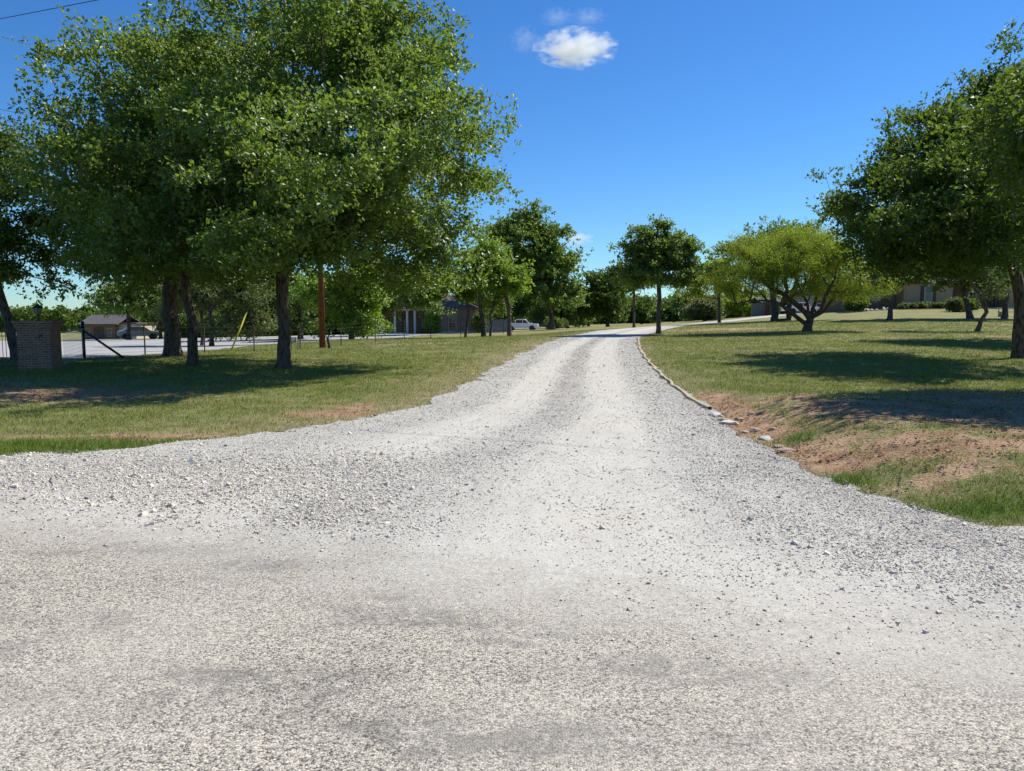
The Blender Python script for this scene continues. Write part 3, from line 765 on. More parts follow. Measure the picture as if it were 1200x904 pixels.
G1 = 'large oaks shading the left lawn'
tree('oak_tree', 'large oak with one straight thick trunk nearest the drive on the left lawn', 'tree',
     [(332, 433, 23), (333, 380, 23), (331, 340, 23), (337, 290, 23), (345, 240, 23)], .205,
     [(395, 100, 130, 100, 0, 5), (490, 170, 75, 75, -1, 4), (350, 0, 100, 60, 0, 4.5), (430, 255, 120, 50, 0, 4), (548, 215, 42, 38), (320, 180, 95, 90, -3, 3.5), (340, 275, 120, 42, -1, 4), (470, 70, 60, 55), (380, 190, 110, 80, -5.0, 3.0), (520, 290, 50, 30),
      (440, 10, 40, 35), (568, 140, 16, 18), (584, 215, 14, 14), (300, 290, 70, 30, -4, 3), (440, 305, 60, 20, -1, 3), (485, 322, 50, 18, 0, 2.5), (420, 330, 34, 12, 0, 2), (400, 250, 90, 60, 4, 3), (300, 120, 90, 90, 3.5, 3), (505, 60, 14, 22), (555, 262, 30, 14)],
     23, 1150, 165000, (.125, .085), 'oak', seed=3, low=352, fork=.42, reach=.19, spread=.36)
tree('oak_tree', 'slimmer oak with curving dark trunk between the two thick trunks on the left lawn', 'tree',
     [(226, 429, 24.5), (226, 385, 24.5), (219, 345, 24.4), (212, 310, 24.3), (200, 270, 24.2)], .165,
     [(180, 120, 95, 75, 0, 4.5), (110, 190, 75, 70, -1, 4), (98, 148, 40, 34), (190, 240, 110, 60, -2, 4), (110, 270, 62, 42, -1, 3.5), (245, 150, 70, 70, -4, 3), (188, 68, 48, 30), (40, 105, 12, 8), (60, 215, 30, 30), (62, 68, 20, 6),
      (170, 300, 85, 30, -2.5, 3.5), (100, 310, 30, 22), (130, 60, 20, 16), (150, 200, 80, 60, 3.5, 3)],
     24.5, 900, 125000, (.125, .085), 'oak', seed=5, low=350, fork=.48, reach=.15, spread=.36)
tree('oak_tree', 'thickest oak trunk standing just behind the curving trunk near the fence', 'tree',
     [(203, 419, 29), (200, 380, 29), (199, 340, 29), (203, 290, 29), (215, 240, 29)], .31,
     [(250, 110, 120, 85, 0, 4), (160, 270, 110, 45, 0, 4), (280, 260, 100, 55, 0, 4), (170, 180, 90, 70), (240, 30, 70, 40), (90, 250, 50, 50), (220, 315, 90, 22, 0, 3)],
     29, 420, 60000, (.15, .10), 'oakdark', seed=8, low=348, fork=.5)
tree('oak_tree', 'leaning dark oak at the left edge behind the black iron fence', 'tree',
     [(21, 421, 28), (10, 380, 28), (0, 345, 28), (-12, 300, 28), (-20, 250, 28)], .17,
     [(-25, 215, 55, 70), (10, 270, 45, 45), (-50, 290, 60, 45), (20, 205, 28, 35), (-60, 160, 55, 30), (45, 300, 18, 22), (30, 325, 24, 18), (60, 335, 14, 14), (-20, 320, 30, 18)],
     28, 300, 36000, (.14, .09), 'oakdark', seed=9, low=360)
tree('oak_tree', 'big dark oak cut by the right edge of the view on the lawn', 'tree',
     [(1194, 422, 25), (1195, 380, 25), (1194, 335, 25), (1185, 300, 25), (1180, 250, 25)], .20,
     [(1200, 165, 95, 85, 0, 5), (1100, 225, 70, 50, 0, 4.5), (1130, 145, 50, 28), (1045, 238, 40, 18), (1160, 265, 85, 45, 0, 4), (1250, 200, 90, 90, 0, 5), (1125, 295, 70, 30, 0, 3.5), (1190, 85, 42, 30), (1190, 210, 80, 60, -4.0, 3), (995, 238, 24, 7),
      (1080, 175, 26, 14), (1055, 290, 38, 20), (1180, 300, 60, 26, -2, 3), (1030, 212, 26, 8), (1170, 200, 80, 50, 4, 3), (1110, 262, 90, 30, -3, 3)],
     25, 900, 115000, (.125, .085), 'oakdark', seed=11, low=335, fork=.48, reach=.2, spread=.36, thin=.55)
tree('oak_tree', 'oak standing just outside the right edge casting shade over the red soil', 'tree',
     [(1450, 485, 13.8), (1445, 330, 13.8), (1420, 225, 13.6)], .22,
     [(1495, 120, 235, 90, -.7, 2.9), (1560, 90, 200, 100, 1, 3), (1435, 110, 140, 60, .0, 2.4), (1490, 145, 180, 55, -1.2, 2)], 13.4, 900, 150000, (.11, .075), 'oakdark', seed=12, low=238, reach=.05, thin=.25)
tree('oak_tree', 'farther oak behind the big dark oak at the right edge', 'tree',
     [(1260, 404, 36), (1258, 360, 36), (1255, 320, 36), (1250, 280, 36)], .24,
     [(1240, 250, 75, 50, 0, 3.5), (1185, 280, 65, 32, 0, 3), (1290, 270, 70, 50, 0, 3.5), (1140, 300, 40, 16)], 36, 330, 36000, (.2, .14), 'oakdark', seed=13, low=335)

tree('round_tree', 'single round crowned tree with a straight trunk on the right verge of the drive', 'tree',
     [(772, 392, 46), (772, 370, 46), (773, 350, 46), (771, 320, 46)], .15,
     [(772, 288, 34, 22), (744, 300, 20, 14), (800, 300, 20, 20), (772, 320, 40, 18), (760, 272, 16, 12), (776, 266, 12, 11), (798, 325, 18, 14), (745, 325, 20, 12), (812, 312, 10, 10), (730, 298, 8, 5), (772, 305, 30, 20)],
     46, 480, 46000, (.155, .11), 'oak', seed=21, low=349, fork=.42, spread=.26, dfac=.9, reach=.2, clump=.8, thin=.25)
tree('mesquite_tree', 'spreading yellow green mesquite with low forked black limbs on the right lawn', 'tree',
     [(946, 389, 45), (947, 381, 45), (950, 373, 45)], .26,
     [(905, 308, 44, 26), (950, 298, 50, 28), (995, 315, 42, 24), (868, 322, 30, 18), (1028, 325, 24, 18), (930, 328, 40, 14), (975, 330, 35, 14), (846, 336, 18, 12), (1010, 340, 25, 10), (955, 280, 34, 12), (1042, 338, 12, 10), (890, 286, 32, 12),
      (875, 342, 24, 9), (1000, 345, 32, 9), (950, 345, 40, 8), (920, 315, 60, 24), (985, 300, 50, 26)],
     45, 620, 125000, (.115, .036), 'mesq', bark='bark', seed=23, fork=.8, spread=.36, flat=.9, low=354, sprig_r=.12, reach=.1, thin=.3,
     limbs=[[(947, 380, 45), (934, 371, 44.8), (922, 362, 44.5), (908, 352, 44.3), (880, 352, 44), (862, 356, 44)], [(950, 373, 45), (938, 360, 45), (918, 345, 45), (898, 335, 45)],
            [(950, 373, 45), (945, 355, 45.3), (936, 335, 45.6)], [(950, 373, 45), (956, 352, 46), (958, 330, 46.5)], [(950, 374, 45), (962, 363, 44.6), (966, 350, 44.3), (975, 335, 44)],
            [(950, 374, 45), (966, 365, 45.2), (974, 352, 45.4), (990, 340, 45.8), (1010, 338, 46)], [(948, 376, 45), (930, 352, 46.5), (905, 340, 48)]])
tree('oak_tree', 'broad dark green oak with twin trunks directly behind the mesquite', 'tree',
     [(908, 377, 65), (908, 368, 65), (906, 345, 65), (903, 325, 65)], .30,
     [(905, 300, 50, 30), (865, 298, 25, 18), (950, 300, 40, 30), (925, 285, 45, 20), (855, 315, 20, 16), (975, 310, 30, 26)], 65, 330, 36000, (.23, .155), 'oak', seed=25, low=352, spread=.55, limbs=[[(909, 378, 65), (924, 376, 65.2), (925, 360, 65.2), (930, 342, 65.2), (935, 325, 65.2)]])
tree('small_tree', 'small pale green tree left of the mesquite at the bend of the drive', 'tree',
     [(843, 380, 72), (843, 362, 72), (842, 345, 72)], .15, [(838, 328, 22, 18), (852, 340, 18, 12), (826, 338, 12, 12), (845, 313, 12, 8)], 72, 120, 12000, (.26, .16), 'mesq', seed=27, low=358, spread=.45)
tree('slim_tree', 'slim dark trunk tree before the left window of the tan brick house', 'tree',
     [(1042, 375, 60), (1044, 360, 60), (1046, 342, 60), (1050, 325, 60)], .2, [(1050, 312, 40, 16), (1075, 318, 25, 14), (1025, 305, 20, 12)], 60, 120, 9000, (.26, .17), 'oakdark', seed=29, low=338)
tree('crooked_tree', 'crooked grey multi stemmed small tree leaning right on the right lawn', 'tree',
     [(1145, 389, 46), (1150, 376, 46), (1156, 366, 46), (1153, 352, 46), (1140, 335, 46), (1128, 315, 46)], .13,
     [(1130, 305, 28, 18), (1155, 320, 25, 20), (1172, 335, 18, 18), (1110, 312, 20, 12)], 46, 150, 5000, (.16, .09), 'pale', bark='barkg', seed=31, fork=.3, spread=.4)
tree('oak_tree', 'dark oak behind the crooked small tree before the house corner', 'tree',
     [(1137, 375, 62), (1134, 360, 62), (1130, 342, 62), (1125, 325, 62)], .23, [(1120, 308, 45, 20), (1090, 312, 28, 14), (1155, 312, 30, 20), (1135, 332, 25, 9)], 62, 170, 14000, (.28, .18), 'oakdark', seed=33, low=341)
tree('oak_tree', 'dark oak beside the plank bench by the right house', 'tree',
     [(1177, 375, 62), (1178, 360, 62), (1180, 335, 62)], .22, [(1185, 308, 38, 24), (1215, 315, 30, 24), (1160, 330, 20, 10)], 62, 130, 11000, (.28, .18), 'oakdark', seed=34, low=345)

G3 = 'young trees in front of the brick wing'
tree('young_tree', 'bright green young tree with the rightmost straight trunk beside the white pickup', 'tree',
     [(597, 395, 52), (597, 380, 52), (596, 362, 52), (592, 345, 52)], .15, [(588, 325, 26, 20), (600, 338, 16, 9), (575, 305, 20, 15)], 52, 182, 18700, (.17, .12), 'young', seed=41, low=352, spread=.35)
tree('young_tree', 'bright green young tree with thick middle trunk before the brick wing', 'tree',
     [(567, 397, 52), (566, 380, 52), (563, 362, 52), (562, 340, 52)], .16, [(562, 315, 30, 22), (545, 330, 28, 14), (570, 295, 18, 10)], 52, 210, 22100, (.17, .12), 'young', seed=42, low=350, spread=.35)
tree('young_tree', 'leaning thin trunk tree left of the bright green group by the shrub', 'tree',
     [(545, 396, 54), (547, 385, 54), (549, 365, 54), (546, 345, 54)], .10, [(530, 338, 26, 14), (548, 347, 18, 9), (515, 328, 20, 16), (500, 345, 12, 8)], 54, 154, 15300, (.17, .12), 'oak', seed=43, low=355, spread=.35)
tree('small_tree', 'bare stemmed small tree wedged beside the middle trunk of the group', 'tree',
     [(574, 397, 53), (576, 382, 53), (574, 370, 53), (580, 355, 53)], .08, [(580, 352, 14, 10), (588, 362, 9, 7)], 53, 60, 1600, (.18, .12), 'oak', seed=44)
tree('tall_tree', 'tall dark green tree rising behind the bright young trees', 'tree',
     [(648, 386, 90), (645, 365, 90), (636, 340, 90), (625, 310, 90)], .33,
     [(600, 285, 42, 30), (635, 290, 34, 34), (618, 258, 28, 15), (655, 315, 26, 25), (585, 320, 40, 30), (640, 345, 40, 20), (668, 295, 12, 8), (625, 320, 40, 30), (660, 350, 22, 18)],
     88, 650, 62000, (.31, .21), 'oak', seed=45, low=374, spread=.75, reach=.1)
tree('dark_tree', 'dark rounded tree left of the far pole beyond the drive crest', 'tree',
     [(712, 385, 98), (712, 370, 98), (710, 355, 98)], .25, [(706, 345, 26, 20), (690, 360, 20, 14), (725, 340, 16, 16), (722, 362, 18, 12), (700, 330, 14, 8)], 98, 260, 30000, (.32, .22), 'oakdark', seed=46, low=380, spread=.7)
tree('small_tree', 'slender straight trunk tree left of the round tree at the crest', 'tree',
     [(743, 382, 66), (743, 362, 66), (743, 340, 66)], .12, [(738, 322, 22, 10), (725, 316, 10, 6), (750, 330, 16, 8)], 66, 70, 5000, (.26, .18), 'oakdark', seed=47, low=345, spread=.4)
# trees beyond the fence on the left
G4 = 'trees beyond the wire fence'
for i, (nm, lb, tr, r0, bl, d0, nt_, nl, mt, lw) in enumerate([
    ('willow_tree', 'pale drooping tree behind the yellow guy guard', [(248, 404, 47), (248, 385, 47), (246, 365, 47)], .14, [(255, 345, 40, 22), (285, 350, 30, 22), (245, 325, 40, 18), (300, 375, 16, 16), (275, 372, 24, 14), (265, 386, 34, 9)], 47, 190, 15000, 'pale', 398),
    ('willow_tree', 'thin dark stem tree left of the pale drooping tree', [(237, 403, 49), (238, 385, 49), (236, 365, 49)], .12, [(225, 345, 35, 20), (205, 360, 25, 18)], 49, 100, 7000, 'pale', 385),
    ('leafy_tree', 'full green tree behind and right of the tall brown pole', [(412, 398, 58), (412, 380, 58), (410, 360, 58)], .2, [(410, 350, 35, 30), (430, 370, 22, 20), (380, 340, 35, 25), (395, 378, 22, 14), (420, 325, 35, 20), (405, 387, 36, 9), (440, 380, 14, 10)], 58, 260, 21000, 'young', 396),
    ('leafy_tree', 'dark tree behind the fence between thick trunk and brown pole', [(352, 396, 64), (352, 380, 64), (350, 360, 64)], .22, [(350, 345, 35, 25), (365, 370, 20, 14), (320, 340, 30, 25), (300, 330, 35, 25), (335, 384, 30, 9), (310, 370, 20, 14)], 64, 200, 15000, 'oakdark', 388),
    ('leafy_tree', 'tree hanging over the porch of the brick house', [(436, 394, 74), (438, 378, 74), (442, 360, 74)], .15, [(450, 335, 40, 24), (480, 332, 38, 20), (458, 362, 10, 12), (505, 340, 36, 18), (430, 355, 20, 22), (532, 350, 22, 10), (495, 354, 20, 8), (520, 360, 16, 8), (445, 365, 14, 14), (425, 380, 10, 10)], 74, 260, 19000, 'oak', 376),
    ('leafy_tree', 'dark trunk tree in front of the far cream cabin wing', [(151, 398, 76), (151, 385, 76), (150, 368, 76)], .2, [(150, 345, 40, 22), (180, 350, 35, 22), (125, 355, 22, 12), (205, 355, 25, 22)], 76, 200, 15000, 'oak', 376),
    ('leafy_tree', 'dark bushy tree right of the far cabin behind the thick trunks', [(188, 397, 84), (188, 385, 84), (186, 370, 84)], .18, [(185, 365, 22, 18), (205, 370, 25, 20), (225, 375, 20, 16)], 84, 130, 10000, 'oakdark', 394),
    ('leafy_tree', 'dark background tree across the side drive behind the pale drooping tree', [(272, 396, 92), (272, 380, 92), (272, 360, 92)], .3, [(272, 350, 45, 30), (310, 355, 30, 28), (235, 360, 30, 25), (330, 375, 22, 18)], 92, 220, 17000, 'wood', 392),
]):
    tree(nm, lb, 'tree', tr, r0, bl, d0, int(nt_ * 1.3), int(nl * 1.8), (.0033 * d0, .0023 * d0), mt, seed=60 + i, low=lw, spread=.0085 * d0, sprig_r=.12)

# distant individual trees closing the view
G5 = 'far trees closing the view beyond the crest'
far_specs = [(665, 384, 120, 20, 26, 'wood', 'low olive tree at the end of the lawn beyond the dark trailer'), (690, 384, 150, 22, 24, 'oakdark', 'dim tree behind the dark rounded tree beyond the crest'),
             (752, 383, 140, 14, 22, 'wood', 'light green tree between the slender tree and the round tree trunk'), (790, 381, 130, 18, 18, 'oakdark', 'dark low tree right of the round tree trunk beyond the drive'),
             (812, 380, 115, 18, 26, 'oak', 'mid green tree behind the bend right of the round tree'), (826, 379, 100, 12, 20, 'pale', 'greyish bush like tree at the bend of the drive'),
             (868, 366, 160, 22, 14, 'mesq', 'bright hedge like tree behind the far end of the drive'), (890, 366, 165, 20, 12, 'mesq', 'bright low tree just left of the grey shed'),
             (652, 386, 145, 24, 30, 'oakdark', 'dark tree directly behind the white pickup'), (600, 388, 150, 30, 30, 'oakdark', 'dark tree behind the young trees and pickup bed'),
             (560, 389, 130, 30, 34, 'oak', 'green tree behind the board fence left of the pickup'), (990, 362, 140, 20, 16, 'oak', 'green tree behind the carport of the pale garage'),
             (1240, 358, 120, 50, 40, 'oakdark', 'dark tree behind the right end of the tan house'), (1120, 340, 125, 60, 30, 'oakdark', 'dark tree rising over the roof of the tan house')]
for i, (px, py, d, rx, ry, mt, lb) in enumerate(far_specs):
    bl = []
    rr = random.Random(i)
    for k in range(5): bl.append((px + rr.uniform(-.6, .6) * rx, py - ry * .95 + rr.uniform(-.5, .7) * ry * .8, rx * .6, ry * rr.uniform(.35, .55)))
    tree('background_tree', lb, 'tree', [(px, py, d), (px, py - ry * .4, d), (px, py - ry * .8, d)], .25, bl, d, 150, 14000, (.0031 * d, .0022 * d), mt, seed=90 + i, spread=.0075 * d, sprig_r=.2, sides=5)

# far wood on the left horizon: one mass nobody could count
def far_wood(name, label, specs, seed):
    rs = np.random.default_rng(seed); C = []; O = []; Sz = []
    for px0, px1, py, d0, d1, hgt, n in specs:
        k = n // 420
        cx = rs.uniform(px0, px1, k); cd = rs.uniform(d0, d1, k)
        for a, d in zip(cx, cd):
            x = (a - 600) / F * d; zb = tz(x, d); r = rs.uniform(.5, .9) * hgt * .55; h = hgt * rs.uniform(.65, 1.05)
            q = unit(rs.normal(size=(420, 3))) * (rs.random((420, 1)) ** .3)
            p = np.array([x, d, zb + h * .52]) + q * [r * 1.3, r * 1.3, h * .5]
            C.append(p); O.append(unit(q)); Sz.append(np.full(420, d * .0042))
    C = np.concatenate(C); O = np.concatenate(O); Sz = np.concatenate(Sz)
    LV = leaves(C, O, 1, 1, rs)
    LV = LV[:, :1] + (LV - LV[:, :1]) * (Sz * np.array(rs.uniform(.8, 1.4, len(Sz))))[:, None, None]
    n = len(LV); o = npmesh(name, LV.reshape(-1, 3), np.arange(n * 4).reshape(-1, 4), M['wood'])
    return tag(o, label, 'woodland', kind='stuff')
far_wood('far_wood', 'olive green wood lining the horizon behind the gate pillar and the cabin', [(-500, 330, 0, 170, 260, 6.2, 100000)], 1)
far_wood('far_wood', 'mid distance thicket behind the fence between the thick oak trunks and the brick house', [(215, 450, 0, 100, 135, 6.0, 90000)], 3)
far_wood('far_wood', 'distant green wood closing the gap beyond the crest of the drive', [(330, 1000, 0, 190, 260, 7.0, 90000), (1000, 1700, 0, 190, 260, 8, 30000)], 2)

def shrub(px, py, d, rx, h, mt, label, n=1800, group=None, name='shrub', cat='shrub'):
    """bush: stem plus a mass of leaves standing on the ground"""
    rs = np.random.default_rng(int(px * 7 + d)); x = (px - 600) / F * d; zb = tz(x, d)
    root = empty(name, (x, d, zb), label, cat, group)
    st = MB()
    for k in range(5):
        a = k * 1.3; st.rod((0, 0, -.05), (math.cos(a) * rx * .5, math.sin(a) * rx * .5, h * .6), .02, .008, 5)
    st.build('stem', M['bark'], root)
    q = unit(rs.normal(size=(n, 3))) * (rs.random((n, 1)) ** .35); nb_ = 1 + .25 * np.sin(q[:, :1] * 5 + q[:, 1:2] * 4 + px)
    p = np.array([0, 0, h * .52]) + q * nb_ * [rx, rx, h * .5]
    LV = leaves(p, unit(q), .0034 * d, .0024 * d, rs); LV = LV[LV[:, :, 2].min(1) > .02]
    npmesh('foliage', LV.reshape(-1, 3), np.arange(len(LV) * 4).reshape(-1, 4), M[mt], root)
shrub(507, 392, 82, .85, 2.3, 'young', 'bright green upright shrub at the corner of the porch')
shrub(561, 392, 78, .7, 1.9, 'wood', 'tall shrub against the pale end wall beside the brick wing')
shrub(1117, 366, 76, .8, 1.3, 'pale', 'grey green bush at the corner of the tan brick house')
shrub(1130, 366, 77, .9, 1.2, 'wood', 'green bush just right of the grey green corner bush')
shrub(1000, 364, 82, 1.2, 1.9, 'oakdark', 'dark bush at the left end of the tan brick house')
shrub(650, 384, 112, 1.6, 1.6, 'oakdark', 'low dark bush beyond the trailer by the far trees')
for i, (px, lab) in enumerate([(1056, 'low clipped plant under the house wall left of the shuttered window'), (1067, 'low clipped plant just left of the shuttered window'), (1077, 'low clipped plant below the left shutter'), (1088, 'low clipped plant below the shuttered window'), (1098, 'low clipped plant below the right shutter'), (1106, 'low clipped plant nearest the house corner bush')]):
    shrub(px, 364, 82.5, .45, .55, 'pale', lab, 500, 'low plants along the house wall', 'low_plant', 'plant')

# ------------------------------------------------------------------ gate pillar, fences
def gp(px, d, dz=0):
    x = (px - 600) / F * d; return (x, d, tz(x, d) + dz)
b = gp(47, 24); pil = empty('gate_pillar', b, 'square dark brick gate pillar with a flared brick cap beside the iron fence', 'pillar', rz=R(14))
MB().box(-.48, .48, -.48, .48, -.15, 1.30).build('shaft', M['brickp'], pil, bevel=.01)
MB().box(-.51, .51, -.51, .51, 1.301, 1.38).box(-.54, .54, -.54, .54, 1.381, 1.46).box(-.575, .575, -.575, .575, 1.461, 1.55).build('cap', M['brickp'], pil, bevel=.008)
pl = MB().lathe([(.055, 0), (.05, .02), (.02, .03)], (.2, -.51, 1.08), 14, 'y'); pl.build('plaque', M['rustpost'], pil)
lan = empty('lantern', (b[0], b[1], b[2] + 1.551), 'small black lantern mounted on top of the brick gate pillar', 'lantern')
MB().lathe([(.09, 0), (.09, .02), (.03, .04), (.022, .15), (.05, .18), (.07, .2)], n=12).build('stand', M['black'], lan, True)
MB().lathe([(.07, .201), (.13, .4)], n=6).build('lamp_glass', M['lampg'], lan)
cg = MB().lathe([(.155, .401), (.165, .42), (.09, .48), (.03, .5), (.02, .54)], n=6)
for k in range(6):
    a = k * math.pi / 3; cg.rod((.072 * math.cos(a), .072 * math.sin(a), .2), (.133 * math.cos(a), .133 * math.sin(a), .402), .008, n=4)
cg.build('cage', M['black'], lan)

# iron fence left of the pillar
A0 = Vector(gp(26, 24.4)); B0 = Vector(gp(-420, 26)); L = (B0 - A0).length; ang = math.atan2(B0.y - A0.y, B0.x - A0.x)
f = empty('iron_fence', tuple(A0), 'black iron fence with pickets and lower panel running left from the pillar', 'fence', rz=ang)
MB().box(0, L, -.02, .02, 1.16, 1.2).build('rail', M['black'], f); MB().box(0, L, -.018, .018, 1.02, 1.05).build('rail', M['black'], f)
MB().box(0, L, -.02, .02, .3, .34).build('rail', M['black'], f); MB().box(0, L, -.02, .02, .06, .1).build('rail', M['black'], f)
nb_ = int(L / .125); pm = MB()
for k in range(nb_): pm.box(.06 + k * .125, .074 + k * .125, -.007, .007, .34, 1.16)
for k in range(int(L / .25)):
    cx = .12 + k * .25; pm.sweep([(cx + .09 * math.cos(t), 0, .2 + .09 * math.sin(t)) for t in [i * math.pi / 5 for i in range(11)]], .007)
pm.build('pickets', M['black'], f); 
for k in range(6):
    if .04 + k * 2.4 < L: MB().box(k * 2.4, k * 2.4 + .06, -.03, .03, -.2, 1.26).build('post', M['black'], f)

# short wire panel, corner post and brace right of the pillar
pA = Vector(gp(74, 25)); pB = Vector(gp(98.5, 28.6)); 
f = empty('wire_fence', tuple(pB), 'black steel corner post with diagonal brace and wire panel beside the brick pillar', 'fence')
MB().rod((0, 0, -.3), (0, 0, 1.42), .06, n=10).rod((0, 0, 1.42), (0, 0, 1.45), .06, .01, n=10).build('post', M['black'], f, True)
d_ = pA - pB
MB().rod((0, 0, 1.14), (d_.x, d_.y, d_.z + 1.14), .03).build('rail', M['black'], f)
w = MB()
for k in range(9): w.rod((0, 0, .08 + .13 * k), (d_.x, d_.y, d_.z + .08 + .13 * k), .004, n=3)
for k in range(1, 26): t = k / 26; w.rod((d_.x * t, d_.y * t, d_.z * t + .02), (d_.x * t, d_.y * t, d_.z * t + 1.12), .003, n=3)
w.build('wire_mesh', M['galv'], f)
e = Vector(gp(145, 28.2)) - pB; MB().rod((.03, -.02, 1.08), (e.x, e.y, e.z + .02), .045, n=8).build('brace', M['black'], f, True)

# long field fence
posts = [(98.5, 28.6), (170, 31.0), (240, 33.2), (298, 35.2), (352, 37.6), (400, 40.2), (440, 43.5), (474, 46.5), (505, 50), (540, 56), (590, 66), (640, 80), (665, 92)]
PP = [Vector(gp(*q)) for q in posts]
f = empty('field_fence', tuple(PP[1]), 'thin steel post and wire field fence running along the back of the left lawn', 'fence')
for q in PP[1:]:
    l = q - PP[1]; MB().box(l.x - .022, l.x + .022, l.y - .018, l.y + .018, l.z - .2, l.z + 1.28).build('post', M['rustpost'], f)
w = MB()
for a, b2 in zip(PP[:-1], PP[1:]):
    for hz in (.15, .3, .46, .62, .78, .95, 1.15):
        w.rod(a - PP[1] + Vector((.06 if a == PP[0] else 0, -.025, hz)), b2 - PP[1] + Vector((0, -.025, hz)), .0035, n=3)
w.build('wire', M['galv'], f)
for q in posts[1:10:2]: pass

# utility pole, guy guard, meter pedestal, overhead lines
b = gp(378, 38.5); po = empty('utility_pole', b, 'tall reddish brown timber pole rising into the oak behind the fence', 'pole')
MB().rod((0, 0, -.3), (0, 0, 9.6), .16, .12, 14).build('pole_shaft', M['pole'], po, True)
MB().box(-.9, .9, -.06, .06, 8.9, 9.02).build('crossarm', M['greypole'], po)
for sx in (-.75, .75): MB().lathe([(.03, 0), (.05, .04), (.03, .07), (.05, .1), (.02, .14)], (sx, 0, 9.021), 10).build('insulator', M['insul'], po)
g0 = Vector(gp(270, 36)); g1 = Vector(pt(289.5, 366, 36.6)); gt = Vector(b) + Vector((0, 0, 8.6))
gd = (g1 - g0)
gg = empty('guy_guard', tuple(g0), 'slanting yellow plastic guard tube over the guy wire by the fence', 'guy guard')
MB().rod((0, 0, -.05), tuple(gd), .042, .036, 10).build('tube', M['yellow'], gg, True)
gu = g0 + gd * 5.0
MB().rod(tuple(gd), tuple(gd * 5.3), .006, n=4).build('guy_wire', M['galv'], gg)
b = gp(345, 37.2); me = empty('utility_meter', b, 'grey utility meter box on short pipes behind the thick oak trunk', 'meter')
MB().rod((-.14, 0, -.1), (-.14, 0, .35), .03).rod((.2, 0, -.1), (.2, 0, .4), .03).rod((-.14, 0, .35), (.2, 0, .4), .025).build('pipe', M['galv'], me)
MB().box(-.2, .14, -.1, .1, .36, .62).build('meter_box', M['insul'], me, bevel=.03)
MB().lathe([(.1, -.101), (.1, -.13), (.03, -.14)], (-.03, 0, .5), 14, 'y').build('dial', M['whitep'], me)
b = gp(387, 37.4); po2 = empty('stub_post', b, 'short dark leaning stub post at the foot of the brown pole', 'post')
MB().rod((0, 0, -.1), (-.12, 0, .55), .09, .07, 8).build('stub', M['rustpost'], po2)

def wire(name, label, pts3, r):
    m = MB(); o = Vector(pts3[0]); P_ = []
    a, b2 = Vector(pts3[0]), Vector(pts3[1])
    for k in range(25):
        t = k / 24; q = a.lerp(b2, t) - o; q.z -= 4 * .1 * t * (1 - t); P_.append(q)
    m.sweep(P_, r, 5); ob = m.build(name, M['black'], None); ob.location = o
    return tag(ob, label, 'power line')
# a pole outside the left edge carries them
def offpole(x, y, label, h=9.5):
    p = empty('utility_pole', (x, y, tz(x, y)), label, 'pole')
    MB().rod((0, 0, -.3), (0, 0, h), .16, .11, 12).build('pole_shaft', M['pole'], p, True)
    MB().box(-.06, .06, -.9, .9, h - .6, h - .48).build('crossarm', M['greypole'], p); return p
q1 = pt(-60, 32, 26); q2 = pt(100, 0, 23)
dd = Vector(q2) - Vector(q1); sA = Vector(q1) - dd * 2.2; sB = Vector(q2) + dd * 10.3
offpole(sA.x, sA.y, 'timber pole outside the left edge carrying the upper overhead line', sA.z - tz(sA.x, sA.y) + .2)
offpole(sB.x, sB.y, 'timber pole behind the viewer carrying the near end of the upper line', sB.z - tz(sB.x, sB.y) + .2)
wire('power_line', 'dark overhead line crossing the sky in the top left corner', [sA, sB], .011)
topP = Vector(gp(378, 38.5)) + Vector((-.75, 0, 9.15)); q0 = Vector(pt(0, 125, 24.5)); dd = q0 - topP
wire('power_line', 'thinner overhead line sloping down into the left oak crown', [topP, q0 + dd * .55], .008)
e_ = q0 + dd * .55
offpole(e_.x, e_.y, 'timber pole outside the left edge carrying the lower overhead line', e_.z - tz(e_.x, e_.y) + .15)

# ------------------------------------------------------------------ buildings
def window(root, x0, x1, z0, z1, y, frame='whitep', shut=None, bars=True, t=.07, s=1):
    """s=-1 faces the camera (front wall plane at y)"""
    fr = MB()
    fr.box(x0 - t, x1 + t, y - .05, y - .004, z1, z1 + t).box(x0 - t, x1 + t, y - .07, y - .004, z0 - t, z0).box(x0 - t, x0, y - .05, y - .004, z0, z1).box(x1, x1 + t, y - .05, y - .004, z0, z1)
    if bars: fr.box(x0, x1, y - .04, y - .012, (z0 + z1) / 2 - .025, (z0 + z1) / 2 + .025)
    w = fr.build('window', M[frame], root)
    MB().box(x0, x1, y - .010, y - .003, z0, z1).build('pane', M['glass'], w)
    if shut:
        for a, b2 in ((x0 - t - .42, x0 - t - .03), (x1 + t + .03, x1 + t + .42)):
            m = MB().box(a, b2, y - .04, y - .004, z0 - .04, z1 + .04)
            for k in range(8):
                zz = z0 + (z1 - z0) * (k + .3) / 8; m.box(a + .05, b2 - .05, y - .052, y - .04, zz, zz + .05)
            m.build('shutter', M[shut], root)
